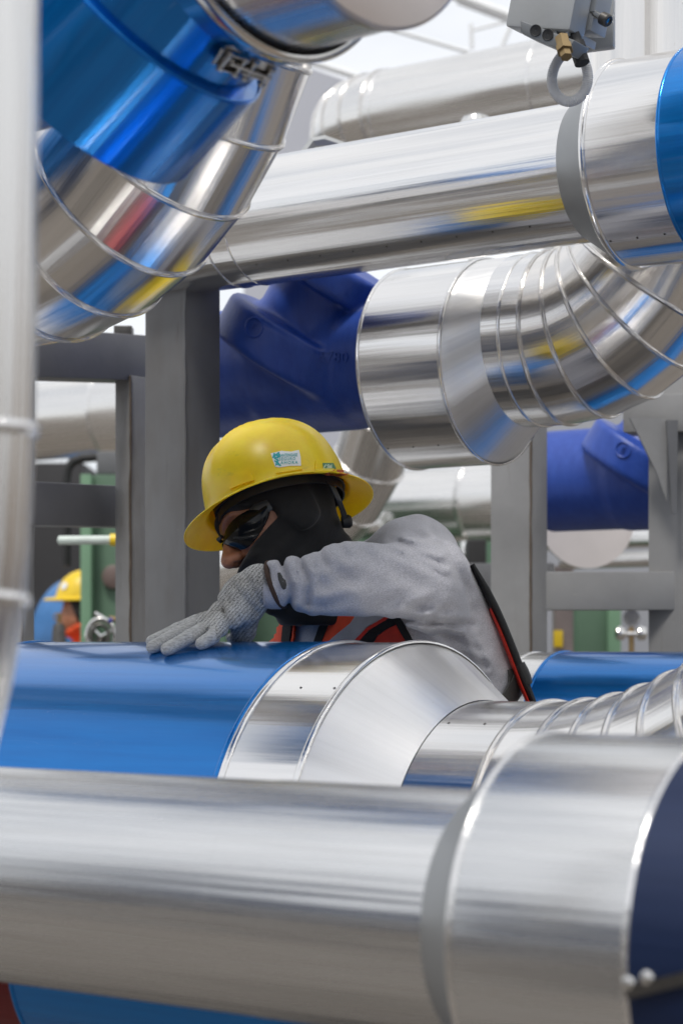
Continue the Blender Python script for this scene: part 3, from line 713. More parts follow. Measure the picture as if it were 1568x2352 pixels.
MB().lathe(W(1318, 90, YJ-.02), (.25, -.2, -.9), [(-.01, .011), (.008, .011), (.008, .014), (.018, .014), (.018, .012), (.042, .012)], 10, capb=True).build('cable_gland', BLACK, t, sharp=20)
for k_, (x, y, L_) in enumerate(((1395, 48, .0), (1330, 12, .0))):
    A_ = W(x, y, YJ-.02); B_ = W(x-75, y-38, YJ+.02)
    MB().tube([B_, A_], .006, 14).build('hinge_pin', CHROME, t); MB().lathe(A_, (A_-B_), [(-.012, .010), (0, .010), (.002, .008), (.002, .005), (-.004, .004)], 16).build('hinge_cap', DARKM, t)
MB().tube([W(1225, -60, YJ+.05), W(1228, -200, YJ+.08)], .012).build('bracket', PLAST, t)
loop = [W(1318, 108, YJ+.01), W(1335, 130, YJ), W(1347, 160, YJ), W(1348, 190, YJ), W(1336, 218, YJ), W(1312, 233, YJ), W(1288, 228, YJ+.01), W(1270, 205, YJ+.02), W(1267, 175, YJ+.025), W(1277, 145, YJ+.025), W(1298, 118, YJ+.02), W(1316, 104, YJ+.02)]
lp2 = []
for i in range(len(loop)-1):
    p0_, p1_, p2_, p3_ = loop[max(i-1, 0)], loop[i], loop[i+1], loop[min(i+2, len(loop)-1)]
    for q_ in np.linspace(0, 1, 24)[:-1]:
        q_ = float(q_); lp2.append(.5*((2*p1_)+(-p0_+p2_)*q_+(2*p0_-5*p1_+4*p2_-p3_)*q_**2+(-p0_+3*p1_-3*p2_+p3_)*q_**3))
tag(MB().tube(lp2, [.0078+.0005*math.sin(i*1.9) for i in range(len(lp2))], 14).build('cable_loop', CONDUIT), 'grey corrugated cable loop dangling under the electrical box', 'cable')

# ================================================================== background
def bgrun(label, tx, ty, bx_, by_, D, x0, x1, mat=ALU2, collar=None, extra=None):
    u, v, R = PP(tx, ty, bx_, by_, D); a, b_ = S(x0, u), S(x1, u)
    t_ = thing('insulated_pipe', label, 'pipe', P((a+b_)/2, u, v), 'clad pipe runs')
    MB().lathe(P(a, u, v), d, [(0, .02), (0, R), (b_-a, R), (b_-a, .02)], 64).build('pipe_section', mat, t_)
    if collar:
        c0, c1, k, e = collar; c0, c1, e = S(c0, u), S(c1, u), S(e, u)
        MB().lathe(P(c0, u, v), d, [(0, R), (c1-c0, R*k), (e-c0, R*k), (e-c0, .02)], 64).build('collar', ALU2, t_)
        bead(P(c1, u, v), d, R*k, .006, ALU, t_, 64)
    return t_
bgrun('silver pipe far behind the left frame, seen above its middle rail', 170, 868, 170, 1052, 7.2, -700, 400, collar=(262, 285, 1.35, 390))
bgrun('silver pipe far behind the worker with a wide pale collar beside the post', 930, 1078, 930, 1248, 7.6, 560, 1180, collar=(1085, 1110, 1.32, 1200))
bgrun('low silver pipe far behind, showing beneath the right end plate', 1350, 1222, 1350, 1262, 8.0, 1190, 1900)
bgrun('lower pale pipe far behind, crossing under the other one at the right', 1420, 1268, 1420, 1304, 6.4, 1290, 1900)
bgrun('short bright silver pipe low behind the back of the helmet brim', 840, 1176, 840, 1242, 7.0, 500, 890)
bgrun('thin silver pipe far behind, just above the grey rail left of the pale post', 1000, 1262, 1000, 1290, 7.4, 800, 1180)
t = thing('insulated_pipe', 'silver pipe slanting down to the left behind the helmet brim', 'pipe', W(690, 1330, 6.6), 'clad pipe runs')
gored([W(915, 800, 6.3), W(878, 960, 6.4), W(848, 1060, 6.5), W(800, 1150, 6.6), W(725, 1230, 6.7), W(620, 1290, 6.9), W(450, 1340, 7.3)], 82/F*6.5, ALU2, t, 'bend', bt=.006, n=64)

def block(name, label, cat, x0, x1, y0, y1, Y, dep, mat, bevel=.01, extras=None, group=None):
    """upright cabinet or machine; photo-pixel footprint at distance Y, real depth"""
    a, b_ = W(x0, y0, Y), W(x1, y1, Y); t_ = thing(name, label, cat, ((a.x+b_.x)/2, Y+dep/2, b_.z), group)
    MB().box(((a.x+b_.x)/2, Y+dep/2, (a.z+b_.z)/2), (b_.x-a.x, 0, 0), (0, dep, 0), (0, 0, a.z-b_.z)).build('body', mat, t_, bevel=bevel)
    return t_, a, b_
GZ = lambda Y: 1480+H/Y*F      # photo row of the ground at distance Y
t, a, b_ = block('green_cabinet', 'green machine cabinet beside the second worker, behind the left frame', 'cabinet', 214, 520, 1090, GZ(8.4), 8.4, .5, GREEN)
MB().box(((a.x-.02), 8.36, (a.z+b_.z)/2), (.045, 0, 0), (0, .08, 0), (0, 0, a.z-b_.z-.01)).build('door_frame', GREENL, t, bevel=.004)
MB().lathe(W(263, 1325, 8.39), (0, -1, 0), [(0, .05), (.02, .05), (.025, .04), (.025, .001)], 32).build('round_cover', plain('brown_cover', (.14, .10, .09)), t)
block('grey_cabinet', 'dark grey cabinet on top of the far green machine, left of the tall post', 'cabinet', 222, 520, 1036, 1090, 8.42, .4, STEEL)
t, a, b_ = block('green_cabinet', 'plain green machine cabinet far behind, between the glove and the orange vest', 'cabinet', 535, 1010, 1235, GZ(8.9), 8.9, .5, GREEN)
MB().box(((a.x+.05), 8.87, (a.z+b_.z)/2), (.04, 0, 0), (0, .05, 0), (0, 0, a.z-b_.z-.01)).build('door_frame', GREENL, t, bevel=.004)
t, a, b_ = block('green_cabinet', 'green machine cabinet with a pale edge strip, behind the right frame', 'cabinet', 1322, 1418, 1350, GZ(7.8), 7.8, .5, GREEN)
MB().box(((b_.x-.02), 7.77, (a.z+b_.z)/2), (.05, 0, 0), (0, .05, 0), (0, 0, a.z-b_.z-.01)).build('door_frame', GREENL, t, bevel=.004)
t, a, b_ = block('grey_post', 'pinkish grey post with a yellow tag behind the right frame', 'post', 1274, 1316, 1300, GZ(7.4), 7.4, .1, plain('pink_grey_paint', (.22, .18, .17)), .004)
MB().box(W(1281, 1467, 7.39), (.034, 0, 0), (0, .006, 0), (0, 0, .062)).build('yellow_tag', YEL, t, bevel=.001)
block('dark_tank', 'black machine housing filling the space behind the left frame', 'machine', -160, 192, 1062, GZ(14.2), 14.2, 1.5, DARKW)
block('dark_box', 'small black box behind the worker, left of the pale grey post', 'box', 1074, 1117, 1238, 1420, 7.0, .2, BLACK)
block('green_cabinet', 'narrow strip of green cabinet directly left of the pale grey post', 'cabinet', 1112, 1160, 1245, GZ(8.2), 8.2, .4, GREENL)
block('grey_wall', 'grey-violet clad wall far behind the right frame', 'wall', 1080, 1800, 930, GZ(14), 14, .3, GWALL)
block('grey_wall', 'dark greenish grey wall far behind the left frame and the worker', 'wall', -500, 1060, 1085, GZ(16.5), 16.5, .3, plain('grey_green_wall', (.13, .16, .145), .6, 0, .2, 1))
t = thing('support_rail', 'grey steel rail far behind, between the worker and the pale post', 'rail', W(1090, 1340, 6.2))
MB().box(W(1080, 1345, 6.2), (.5, -.12, 0), (.02, .08, 0), (0, 0, .135)).build('rail', STEEL, t, bevel=.004)
for x_ in (930, 1180): MB().box(W(x_, 1345, 6.25)-Vector((0, 0, .85)), (.06, 0, 0), (0, .06, 0), (0, 0, 1.56)).build('leg', STEEL, t, bevel=.004)
t = thing('drain_hose', 'thick black bent hose behind the left frame, above the middle rail', 'hose', W(153, 1150, 9))
MB().tube([W(153, 1300, 9), W(153, 1100, 9), W(156, 1076, 9), W(168, 1060, 9), W(190, 1052, 9), W(240, 1048, 9), W(300, 1046, 9)], .022, 16).build('hose', BLACK, t)
t = thing('handle_rod', 'pale horizontal rod with a yellow end left of the tall post', 'rod', W(190, 1241, 5.6))
MB().tube([W(133, 1241, 5.6), W(136, 1241, 5.6), W(255, 1240, 5.6)], [.006, .0125, .0125], 16).build('rod', plain('pale_green_rod', (.55, .62, .58)), t)
MB().tube([W(254, 1240, 5.6), W(290, 1240, 5.6)], .017, 16).build('yellow_end', YEL, t)
t = thing('blue_drum', 'light blue drum end far behind the left frame, beside the second worker', 'drum', W(140, 1440, 11))
ud, vd, Rd = PP(200, 1325, 200, 1640, 8.3)
MB().lathe(P(S(175, ud), ud, vd), d, [(0, .02), (0, Rd-.01), (.01, Rd), (.9, Rd), (.9, .02)], 80).build('shell', plain('satin_blue', (.05, .17, .40), .35, .3), t)
t = thing('hand_wheel_valve', 'round steel clamp fitting with a lever beside the far green cabinet', 'valve', W(232, 1470, 6.8))
Yh = 6.8; cH = W(232, 1462, Yh)
MB().tube([cH+Vector((math.cos(a_)*.047, 0, math.sin(a_)*.060)) for a_ in np.linspace(0, 2*PI, 33)[:-1]], .0085, 10, closed=True).build('rim', CHROME, t)
MB().tube([cH+Vector((math.cos(a_)*.030, -.02, math.sin(a_)*.040)) for a_ in np.linspace(0, 2*PI, 33)[:-1]], .006, 10, closed=True).build('inner_ring', DARKM, t)
for a_ in (0.4, 2.5, 4.4): MB().tube([cH, cH+Vector((math.cos(a_)*.047, 0, math.sin(a_)*.06))], .005, 8).build('spoke', CHROME, t)
MB().tube([W(218, 1408, Yh), W(258, 1432, Yh)], .0065, 8).build('lever', CHROME, t)
MB().tube([W(252, 1421, Yh), W(275, 1424, Yh)], .010, 10).build('nut', BRONZE, t)
MB().tube([W(250, 1423, Yh-.01), W(258, 1427, Yh-.01)], .009, 10).build('plug', plain('blue_plug', (.02, .03, .25)), t)
MB().tube([cH+Vector((0, .02, 0)), cH+Vector((0, .02, -1.41))], .02, 12).build('stem', DARKM, t)
t = thing('pressure_gauge', 'small round gauge on silver fittings behind the right frame', 'gauge', W(1450, 1475, 6.8))
cG = W(1449, 1420, 6.8)
MB().lathe(cG, (-.1, -1, .05), [(-.03, .001), (-.03, .026), (0, .029), (.006, .029), (.006, .024), (.003, .023), (.003, .001)], 32).build('dial', CHROME, t)
MB().tube([W(1449, 1440, 6.8), W(1449, 1700, 6.8)], .010, 10).build('stem', BRONZE, t)
for x_, y_ in ((1424, 1455), (1473, 1455)):
    MB().lathe(W(x_-12, y_, 6.8), (1, 0, 0), [(0, .01), (.004, .022), (.018, .025), (.03, .022), (.036, .01)], 16).build('fitting', CHROME, t)
MB().tube([W(1424, 1456, 6.8), W(1473, 1456, 6.8)], .012, 10).build('cross_tube', CHROME, t)
t = thing('floor_pump', 'dark bottle shaped pump with a brass ring handle beside the second worker', 'pump', W(152, 1500, 8))
MB().lathe(W(136, 1460, 8.0)-Vector((0, 0, 1.28)), (0, 0, 1), [(0, .08), (1.15, .06), (1.25, .03), (1.31, .026), (1.33, .018)], 20, capb=True).build('cylinder', DARKM, t)
MB().tube([W(133+9*math.cos(a_), 1417+8*math.sin(a_), 8) for a_ in np.linspace(0, 2*PI, 17)[:-1]], .003, 8, closed=True).build('ring', BRONZE, t)
MB().tube([W(136, 1440, 8), W(136, 1408, 8)], .009, 8).build('neck', BRONZE, t)
# bracket on the far side of the middle run, small white dome, ribbed duct
t = thing('pipe_bracket', 'small grey bent bracket peeking over the middle pipe', 'bracket', W(735, 335, 4.3))
Yb = 4.35
MB().tube([W(700, 352, Yb), W(720, 326, Yb), W(745, 322, Yb), W(790, 336, Yb), W(850, 352, Yb)], [.010, .011, .011, .009, .008], 4).build('arm', PLAST, t, sharp=20)
t = thing('vent_dome', 'small white rounded cap just above the middle pipe', 'cap', W(1092, 275, 5.2))
MB().lathe(W(1092, 310, 5.2), (0, 0, 1), [(0, .042), (.03, .042), (.045, .034), (.052, .018), (.054, .001)], 24).build('dome', CHROME, t)
MB().tube([W(1092, 310, 5.2), W(1092, 600, 5.2)], .02, 12).build('stem', CHROME, t)
t = thing('ribbed_duct', 'pale ribbed metal duct rising in the top right corner', 'duct', W(1520, 130, 5.0))
A_ = W(1457, 100, 5.0); prof = []; x_ = 0
pr = []
for k in range(14):
    pr += [(x_, 0), (x_+.014, 0), (x_+.018, .008), (x_+.027, .008), (x_+.031, 0)]; x_ += .031
pts_ = [Vector((A_.x+a_*.92, 5.0+a_*.25-b_, 2.45)) for a_, b_ in pr]; pts_ += [pts_[-1]+Vector((0, .25, 0)), pts_[0]+Vector((0, .25, 0))]
MB().prism(pts_, (0, 0, 2.2)).build('duct_wall', ALU2, t, smooth=False)
MB().box((A_.x-.004, 5.0, 3.55), (.02, 0, 0), (0, .03, 0), (0, 0, 2.2)).build('corner_trim', DARKM, t, bevel=.002)
# pale wall and canopy far behind, top
t = thing('grey_wall', 'pale grey gable wall far behind, left of the high blurred pipe', 'wall', W(700, 400, 13))
MB().prism([W(560, 120, 13), W(690, 148, 13), W(828, 196, 13), W(828, 1400, 13), W(560, 1400, 13)], (0, .3, 0)).build('cladding', plain('pale_grey_cladding', (.42, .43, .48), .6, 0, .04, 1), t, smooth=False)
t = thing('canopy_frame', 'thin pale roof struts far overhead against the white sky', 'canopy', W(950, 100, 12))
for (a0, b0, a1, b1, r_) in ((640, 118, 826, 178, .020), (900, 68, 1076, 120, .012), (1040, -12, 1210, 52, .03), (1050, 5, 1200, 62, .012), (1081, 55, 1083, 112, .012), (1083, 70, 1180, 45, .008), (1150, 110, 1180, 40, .012)):
    MB().tube([W(a0, b0, 12), W(a1, b1, 12)], r_, 10).build('strut', WHITE, t)

block('unseen_hall', 'large dull grey block added unseen far off to the left, mirrored in the cladding', 'building', -5200, -260, 640, GZ(19), 19, 6, STEEL)  # added out of view so the pipe cone mirrors something dark
block('unseen_hall', 'large dull grey building far off to the right, unseen beyond the frame', 'building', 1900, 6800, 760, GZ(19), 19, 6, GWALL)
# unseen yard added behind and beside the camera for the cladding to mirror
def yard(name, label, cat, c_, s_, mat):
    t_ = thing(name, label, cat, (c_[0], c_[1], 0)); MB().box((c_[0], c_[1], c_[2]), (s_[0], 0, 0), (0, s_[1], 0), (0, 0, s_[2])).build('wall', mat, t_, bevel=.02); return t_
yard('mirrored_building', 'grey building added behind the camera to be mirrored in the cladding', 'building', (-4, -13, 1.7), (12, 4, 3.4), STEEL)
yard('mirrored_building', 'dark block added behind the camera to be mirrored as a dark band', 'building', (7, -11, 1.3), (7, 2.5, 2.6), DARKW)
yard('mirrored_building', 'dark blue block added left of the camera to mirror a dark band into the cladding', 'building', (-7.5, -2.2, 1.75), (3, 6, 3.5), plain('dark_blue_wall', (.025, .05, .12)))  # added unseen; colour and height shaped for the dark band in the cladding
yard('mirrored_building', 'tan shed right of the camera mirrored in the cladding', 'building', (13, 0, 1.9), (4, 12, 3.8), plain('tan_wall', (.35, .27, .2)))
for (y_, z_, r_, mt, lb) in ((-1.6, 1.05, .16, ALU2, 'low silver pipe run behind the camera mirrored in the silver cladding'), (-2.6, 2.25, .14, ALU2, 'silver pipe run behind the camera mirrored in the cladding'), (-3.6, .7, .2, NAVY, 'navy pipe run behind the camera mirrored in the cladding')):
    t = thing('insulated_pipe', lb, 'pipe', (0, y_, z_), 'clad pipe runs')
    MB().lathe(Vector((0, y_, z_))-Vector(d)*4.5, d, [(0, .02), (0, r_), (9, r_), (9, .02)], 48).build('pipe_section', mt, t)
    for k in (-3, 3): MB().box(Vector((0, y_, (z_-r_)/2))+Vector(d)*k, (.1, 0, 0), (0, .1, 0), (0, 0, z_-r_+.01)).build('support_leg', STEEL, t, bevel=.003)

# ================================================================== the worker
def Wn(px, py, Y): return np.array(W(px, py, Y))
man = thing('person', 'worker in yellow hard hat, black mask and grey shirt leaning over the blue pipe', 'person', (.42, 3.66, .1))
# head axes: forward, left (towards the camera), up
Ff = np.array([-.84, -.30, -.44]); Ff /= np.linalg.norm(Ff)
Uf = np.array([-.48, .27, .85]); Uf -= Ff*(Uf@Ff); Uf /= np.linalg.norm(Uf); Lf = np.cross(Uf, Ff)
HC = Wn(636, 1181, 3.42)
def hl(X, Y, Z_):
    x, y, z_ = X-HC[0], Y-HC[1], Z_-HC[2]
    return x*Ff[0]+y*Ff[1]+z_*Ff[2], x*Lf[0]+y*Lf[1]+z_*Lf[2], x*Uf[0]+y*Uf[1]+z_*Uf[2]
def el(f, l, u, c_, r_):
    k = np.sqrt(((f-c_[0])/r_[0])**2+((l-c_[1])/r_[1])**2+((u-c_[2])/r_[2])**2)
    return (k-1)*min(r_)
NB = Wn(800, 1395, 3.50)      # base of the neck
def head_f(X, Y, Z_):
    f, l, u = hl(X, Y, Z_); la = np.abs(l)
    s_ = el(f, l, u, (-.010, 0, .030), (.098, .078, .092))
    s_ = smin(s_, el(f, l, u, (.035, 0, -.035), (.058, .058, .075)), .03)      # face
    s_ = smin(s_, el(f, l, u, (.050, 0, -.092), (.034, .036, .028)), .03)      # chin
    s_ = smin(s_, el(f, la, u, (.062, .036, -.030), (.026, .022, .022)), .02)  # cheek bones
    s_ = smin(s_, el(f, l, u, (.082, 0, .020), (.018, .050, .014)), .012)      # brow
    s_ = smin(s_, cone_(f, l, u, (.088, 0, .008), (.116, 0, -.036), .009, .0135), .014)  # nose bridge
    s_ = smin(s_, el(f, l, u, (.112, 0, -.038), (.016, .013, .012)), .008)
    s_ = smin(s_, el(f, la, u, (.104, .013, -.042), (.012, .009, .009)), .005)
    s_ = smax(s_, -el(f, la, u, (.110, .0085, -.0525), (.0075, .0045, .005)), .004)  # nostrils
    s_ = smin(s_, el(f, l, u, (.088, 0, -.068), (.014, .024, .006)), .006)     # lips
    s_ = smin(s_, el(f, l, u, (.088, 0, -.080), (.013, .020, .006)), .005)
    s_ = smax(s_, -el(f, la, u, (.094, .032, .002), (.014, .019, .012)), .010)  # eye sockets
    s_ = smin(s_, el(f, la, u, (.074, .032, .000), (.014, .014, .011)), .003)
    s_ = smin(s_, el(f, la, u, (-.012, .078, -.012), (.014, .005, .026)), .012)  # ears
    s_ = smin(s_, cone_(X, Y, Z_, HC-Uf*.04-Ff*.02, NB, .058, .062), .03)
    return s_
# shoulders, arms, torso in world space
SL, EL, WL = Wn(952, 1284, 3.46), Wn(978, 1332, 3.235), Wn(640, 1342, 3.215)   # left arm
SR, ER, WR = Wn(690, 1560, 3.60), Wn(640, 1900, 3.66), Wn(800, 2150, 3.60)
chest, waist, hips = Wn(905, 1440, 3.56), Wn(1030, 1720, 3.62), Wn(1090, 1920, 3.66)
def torso_(X, Y, Z_, g=0):
    s_ = cone_(X, Y, Z_, chest, waist, .133+g, .125+g)
    s_ = smin(s_, cone_(X, Y, Z_, waist, hips, .125+g, .14+g), .05)
    s_ = smin(s_, cone_(X, Y, Z_, SL+np.array([-.02, .03, -.02]), SR, .078+g, .078+g), .07)
    s_ = smin(s_, cone_(X, Y, Z_, chest+np.array([-.09, -.02, .03]), chest+np.array([-.02, -.0, -.1]), .10+g, .11+g), .05)
    s_ = smin(s_, cone_(X, Y, Z_, NB, NB+np.array([.03, .02, -.10]), .060+g, .10+g), .05)
    s_ = smin(s_, cone_(X, Y, Z_, Wn(985, 1322, 3.55), Wn(1082, 1545, 3.60), .066+g, .085+g), .05)
    return s_
def legs_(X, Y, Z_, g=0):
    kn1, kn2 = np.array([.30, 3.60, .58]), np.array([.50, 3.66, .57])
    a1, a2 = np.array([.34, 3.72, .20]), np.array([.56, 3.74, .20])
    s_ = smin(cone_(X, Y, Z_, hips+np.array([-.07, 0, -.05]), kn1, .090+g, .058+g), cone_(X, Y, Z_, kn1, a1, .058+g, .042+g), .02)
    q_ = smin(cone_(X, Y, Z_, hips+np.array([.07, .02, -.05]), kn2, .090+g, .058+g), cone_(X, Y, Z_, kn2, a2, .058+g, .042+g), .02)
    return np.minimum(s_, q_)
def body_f(X, Y, Z_):
    s_ = torso_(X, Y, Z_, -.022)
    s_ = smin(s_, cone_(X, Y, Z_, SL, EL, .050, .042), .03); s_ = smin(s_, cone_(X, Y, Z_, EL, WL, .042, .027), .02)
    s_ = smin(s_, cone_(X, Y, Z_, SR, ER, .048, .038), .03); s_ = smin(s_, cone_(X, Y, Z_, ER, WR, .038, .027), .02)
    s_ = smin(s_, legs_(X, Y, Z_, -.012), .05)
    return smin(s_, head_f(X, Y, Z_), .015)
body = sdf_obj('body', body_f, (-.45, 3.05, .12), (.85, 3.95, 1.92), .0095, SKIN, man, 1)
# finely meshed face takes over the coarse head (same continuous body mesh)
import bmesh
bm = bmesh.new(); bm.from_mesh(body.data)
cut = [v_ for v_ in bm.verts if ((np.array(v_.co)-HC)@Ff > -.03 and np.linalg.norm(np.array(v_.co)-HC) < .15)]
bmesh.ops.delete(bm, geom=cut, context='VERTS')
vf, qf = surf(lambda X, Y, Z_: smax(head_f(X, Y, Z_), -(hl(X, Y, Z_)[0]+.05), .001), HC-.17, HC+.17, .0034)
vs_ = [bm.verts.new(p) for p in vf]
for q_ in qf:
    try: bm.faces.new([vs_[i] for i in q_])
    except ValueError: pass
bmesh.ops.recalc_face_normals(bm, faces=bm.faces)
bm.to_mesh(body.data); bm.free(); body.data.polygons.foreach_set('use_smooth', [True]*len(body.data.polygons)); body.data.update()

# --- black mask over the head, open round the eyes and nose
def loc(px, py, Y=3.335):
    p = Wn(px, py, Y)-HC; return p@Ff, p@Uf
# opening outlined in the head's own forward/up plane, so it is the same on both sides
opn = [loc(x, y) for x, y in ((440, 1180), (500, 1166), (574, 1158), (632, 1166), (640, 1182), (575, 1258), (531, 1319), (520, 1345), (430, 1340))]
def poly_sd(f, u, poly):
    dmin = None; ins = np.zeros(f.shape, bool)
    for i in range(len(poly)):
        (x0, y0), (x1, y1) = poly[i-1], poly[i]; ex, ey = x1-x0, y1-y0
        t_ = np.clip(((f-x0)*ex+(u-y0)*ey)/(ex*ex+ey*ey), 0, 1); dd = (f-x0-t_*ex)**2+(u-y0-t_*ey)**2
        dmin = dd if dmin is None else np.minimum(dmin, dd)
        c_ = ((y0 > u) != (y1 > u)) & (f < (x1-x0)*(u-y0)/(y1-y0+1e-12)+x0); ins ^= c_
    return np.where(ins, -np.sqrt(dmin), np.sqrt(dmin))
def mask_f(X, Y, Z_):
    f, l, u = hl(X, Y, Z_)
    s_ = head_f(X, Y, Z_)-.006
    s_ = smin(s_, el(f, l, u, (.075, 0, -.062), (.030, .045, .045)), .02)-0
    s_ = smin(s_, cone_(X, Y, Z_, Wn(690, 1330, 3.43), Wn(720, 1440, 3.46), .062, .055), .04)   # cloth bunched at the throat
    s_ = smin(s_, cone_(X, Y, Z_, Wn(655, 1385, 3.42), Wn(620, 1395, 3.41), .020, .012), .02)
    # gathered folds near the nape and neck
    fo = np.sin((f*60+u*190+l*25))*np.exp(-((u+.10)/.04)**2)*.0016
    s_ = s_-fo
    low = (Z_-W(700, 1436, 3.4).z)
    s_ = smax(s_, -(low), .006)
    s_ = smax(s_, -(poly_sd(f, u, opn)), .004)
    hem = np.abs(poly_sd(f, u, opn)-.006)
    return s_-.0012*np.exp(-(hem/.0035)**2)
mask = sdf_obj('face_mask', mask_f, HC+np.array([-.16, -.16, -.28]), HC+np.array([.20, .2, .16]), .0036, BALA, man, 1)

# --- shirt: torso and both sleeves with folds
rg = random.Random(7)
creases = []   # (px0, py0, px1, py1, width m, depth m)
for c_ in ((895, 1240, 1010, 1266, .0055, .0040), (920, 1250, 1022, 1300, .0055, .0048), (935, 1268, 1028, 1330, .006, .0030), (880, 1256, 970, 1300, .007, .0022), (940, 1222, 1035, 1262, .006, .0026), (1000, 1215, 1066, 1330, .008, .0025), (915, 1420, 1085, 1437, .0065, .0070), (940, 1388, 1030, 1402, .008, .0025), (985, 1442, 1105, 1500, .007, .0035), (1030, 1490, 1112, 1530, .007, .004), (1080, 1462, 1116, 1532, .005, .003),
           (940, 1405, 1000, 1380, .008, .005), (985, 1430, 1030, 1395, .008, .004), (1005, 1440, 1130, 1580, .012, .005), (1060, 1320, 1110, 1480, .012, .003), (1030, 1290, 1072, 1360, .009, .004),
           (648, 1296, 668, 1350, .005, .008), (668, 1350, 664, 1398, .006, .007), (690, 1290, 708, 1330, .005, .008), (708, 1330, 706, 1400, .006, .006), (735, 1268, 750, 1300, .006, .005),
           (750, 1300, 810, 1330, .010, .005), (720, 1350, 800, 1318, .010, .003), (780, 1252, 800, 1285, .006, .004), (840, 1262, 862, 1300, .008, .003), (760, 1345, 840, 1325, .012, .004), (730, 1395, 800, 1375, .008, .004), (860, 1395, 930, 1370, .010, .004), (905, 1300, 960, 1345, .012, .003), (612, 1310, 618, 1370, .004, .003)):
    a_, b_ = Wn(c_[0], c_[1], 3.22), Wn(c_[2], c_[3], 3.22)
    creases.append((a_[0]/3.22, (a_[2]-H)/3.22, b_[0]/3.22, (b_[2]-H)/3.22, c_[4]/3.22, c_[5]))
ridges = [(628, 1284, 634, 1300, .010, -.005), (662, 1274, 672, 1300, .009, -.006), (604, 1286, 622, 1300, .007, -.004), (682, 1380, 684, 1400, .010, -.004), (700, 1395, 720, 1410, .010, -.004), (965, 1195, 1000, 1215, .012, -.003)]
for c_ in ridges: creases.append(((c_[0]-784)/F, (1480-c_[1])/F, (c_[2]-784)/F, (1480-c_[3])/F, c_[4]/3.22, c_[5]))
def folds(X, Y, Z_):
    gx, gz = X/Y, (Z_-H)/Y; o = np.zeros_like(X)
    for (x0, z0, x1, z1, wd_, dp) in creases:
        ex, ez = x1-x0, z1-z0; t_ = np.clip(((gx-x0)*ex+(gz-z0)*ez)/(ex*ex+ez*ez), 0, 1)
        dd = (gx-x0-t_*ex)**2+(gz-z0-t_*ez)**2; k_ = dd/(wd_*wd_); o += dp*1.45*(np.exp(-k_/.7)-.55*np.exp(-(np.sqrt(k_)-1.9)**2/.8))*(1-.6*np.abs(2*t_-1)**3)
    return o
WC = Wn(628, 1345, 3.212)
def shirt_f(X, Y, Z_):
    s_ = torso_(X, Y, Z_)
    arm = smin(cone_(X, Y, Z_, SL, EL+np.array([.0, .01, .0]), .077, .066), cone_(X, Y, Z_, EL, Wn(800, 1328, 3.21), .062, .054), .030)
    arm = smin(arm, cone_(X, Y, Z_, Wn(800, 1328, 3.21), WC, .0535, .0375), .02)
    arm = smin(arm, cone_(X, Y, Z_, Wn(990, 1380, 3.27), Wn(1020, 1400, 3.33), .045, .045), .03)
    arm = smin(arm, cone_(X, Y, Z_, Wn(720, 1354, 3.21), Wn(860, 1358, 3.21), .033, .034), .02)
    # cut the sleeve end open at the cuff
    ad = (WC-Wn(800, 1330, 3.21)); ad /= np.linalg.norm(ad); cut_ = (X-WC[0])*ad[0]+(Y-WC[1])*ad[1]+(Z_-WC[2])*ad[2]+.25*(Z_-WC[2])
    arm = smax(arm, cut_-.012, .006)
    s_ = smin(s_, arm, .022)
    ra = smin(cone_(X, Y, Z_, SR, ER, .066, .054), cone_(X, Y, Z_, ER, WR, .052, .036), .02)
    s_ = smin(s_, ra, .03)
    s_ = s_+folds(X, Y, Z_)
    s_ += .0016*np.sin(X*70+np.sin(Z_*40)*1.3+Z_*30)*np.sin(Z_*55+X*22+Y*30)
    s_ = smax(s_, -(cone_(X, Y, Z_, Wn(708, 1400, 3.36), NB+np.array([0, 0, .05]), .048, .055)), .008)   # neck opening
    return smax(s_, -(Z_-1.02), .01)
shirt = sdf_obj('shirt', shirt_f, (-.22, 3.08, 1.0), (.52, 3.86, 1.72), .0044, SHIRT, man, 3, sharp=60)
sdf_obj('trousers', lambda X, Y, Z_: smax(smin(legs_(X, Y, Z_), cone_(X, Y, Z_, waist+np.array([0, 0, -.1]), hips, .13, .152), .05), Z_-1.06, .01), (.0, 3.4, .14), (.75, 3.95, 1.1), .012, DENIM, man, 2)
for (x, y) in ((.34, 3.72), (.56, 3.74)):
    sdf_obj('boot', lambda X, Y, Z_, x=x, y=y: smax(smin(cone_(X, Y, Z_, (x, y, .26), (x-.01, y, .14), .052, .050), cone_(X, Y, Z_, (x-.02, y-.01, .145), (x-.15, y-.05, .135), .045, .038), .03), -(Z_-.103), .004), (x-.25, y-.18, .09), (x+.1, y+.1, .33), .009, BOOT, man, 1)

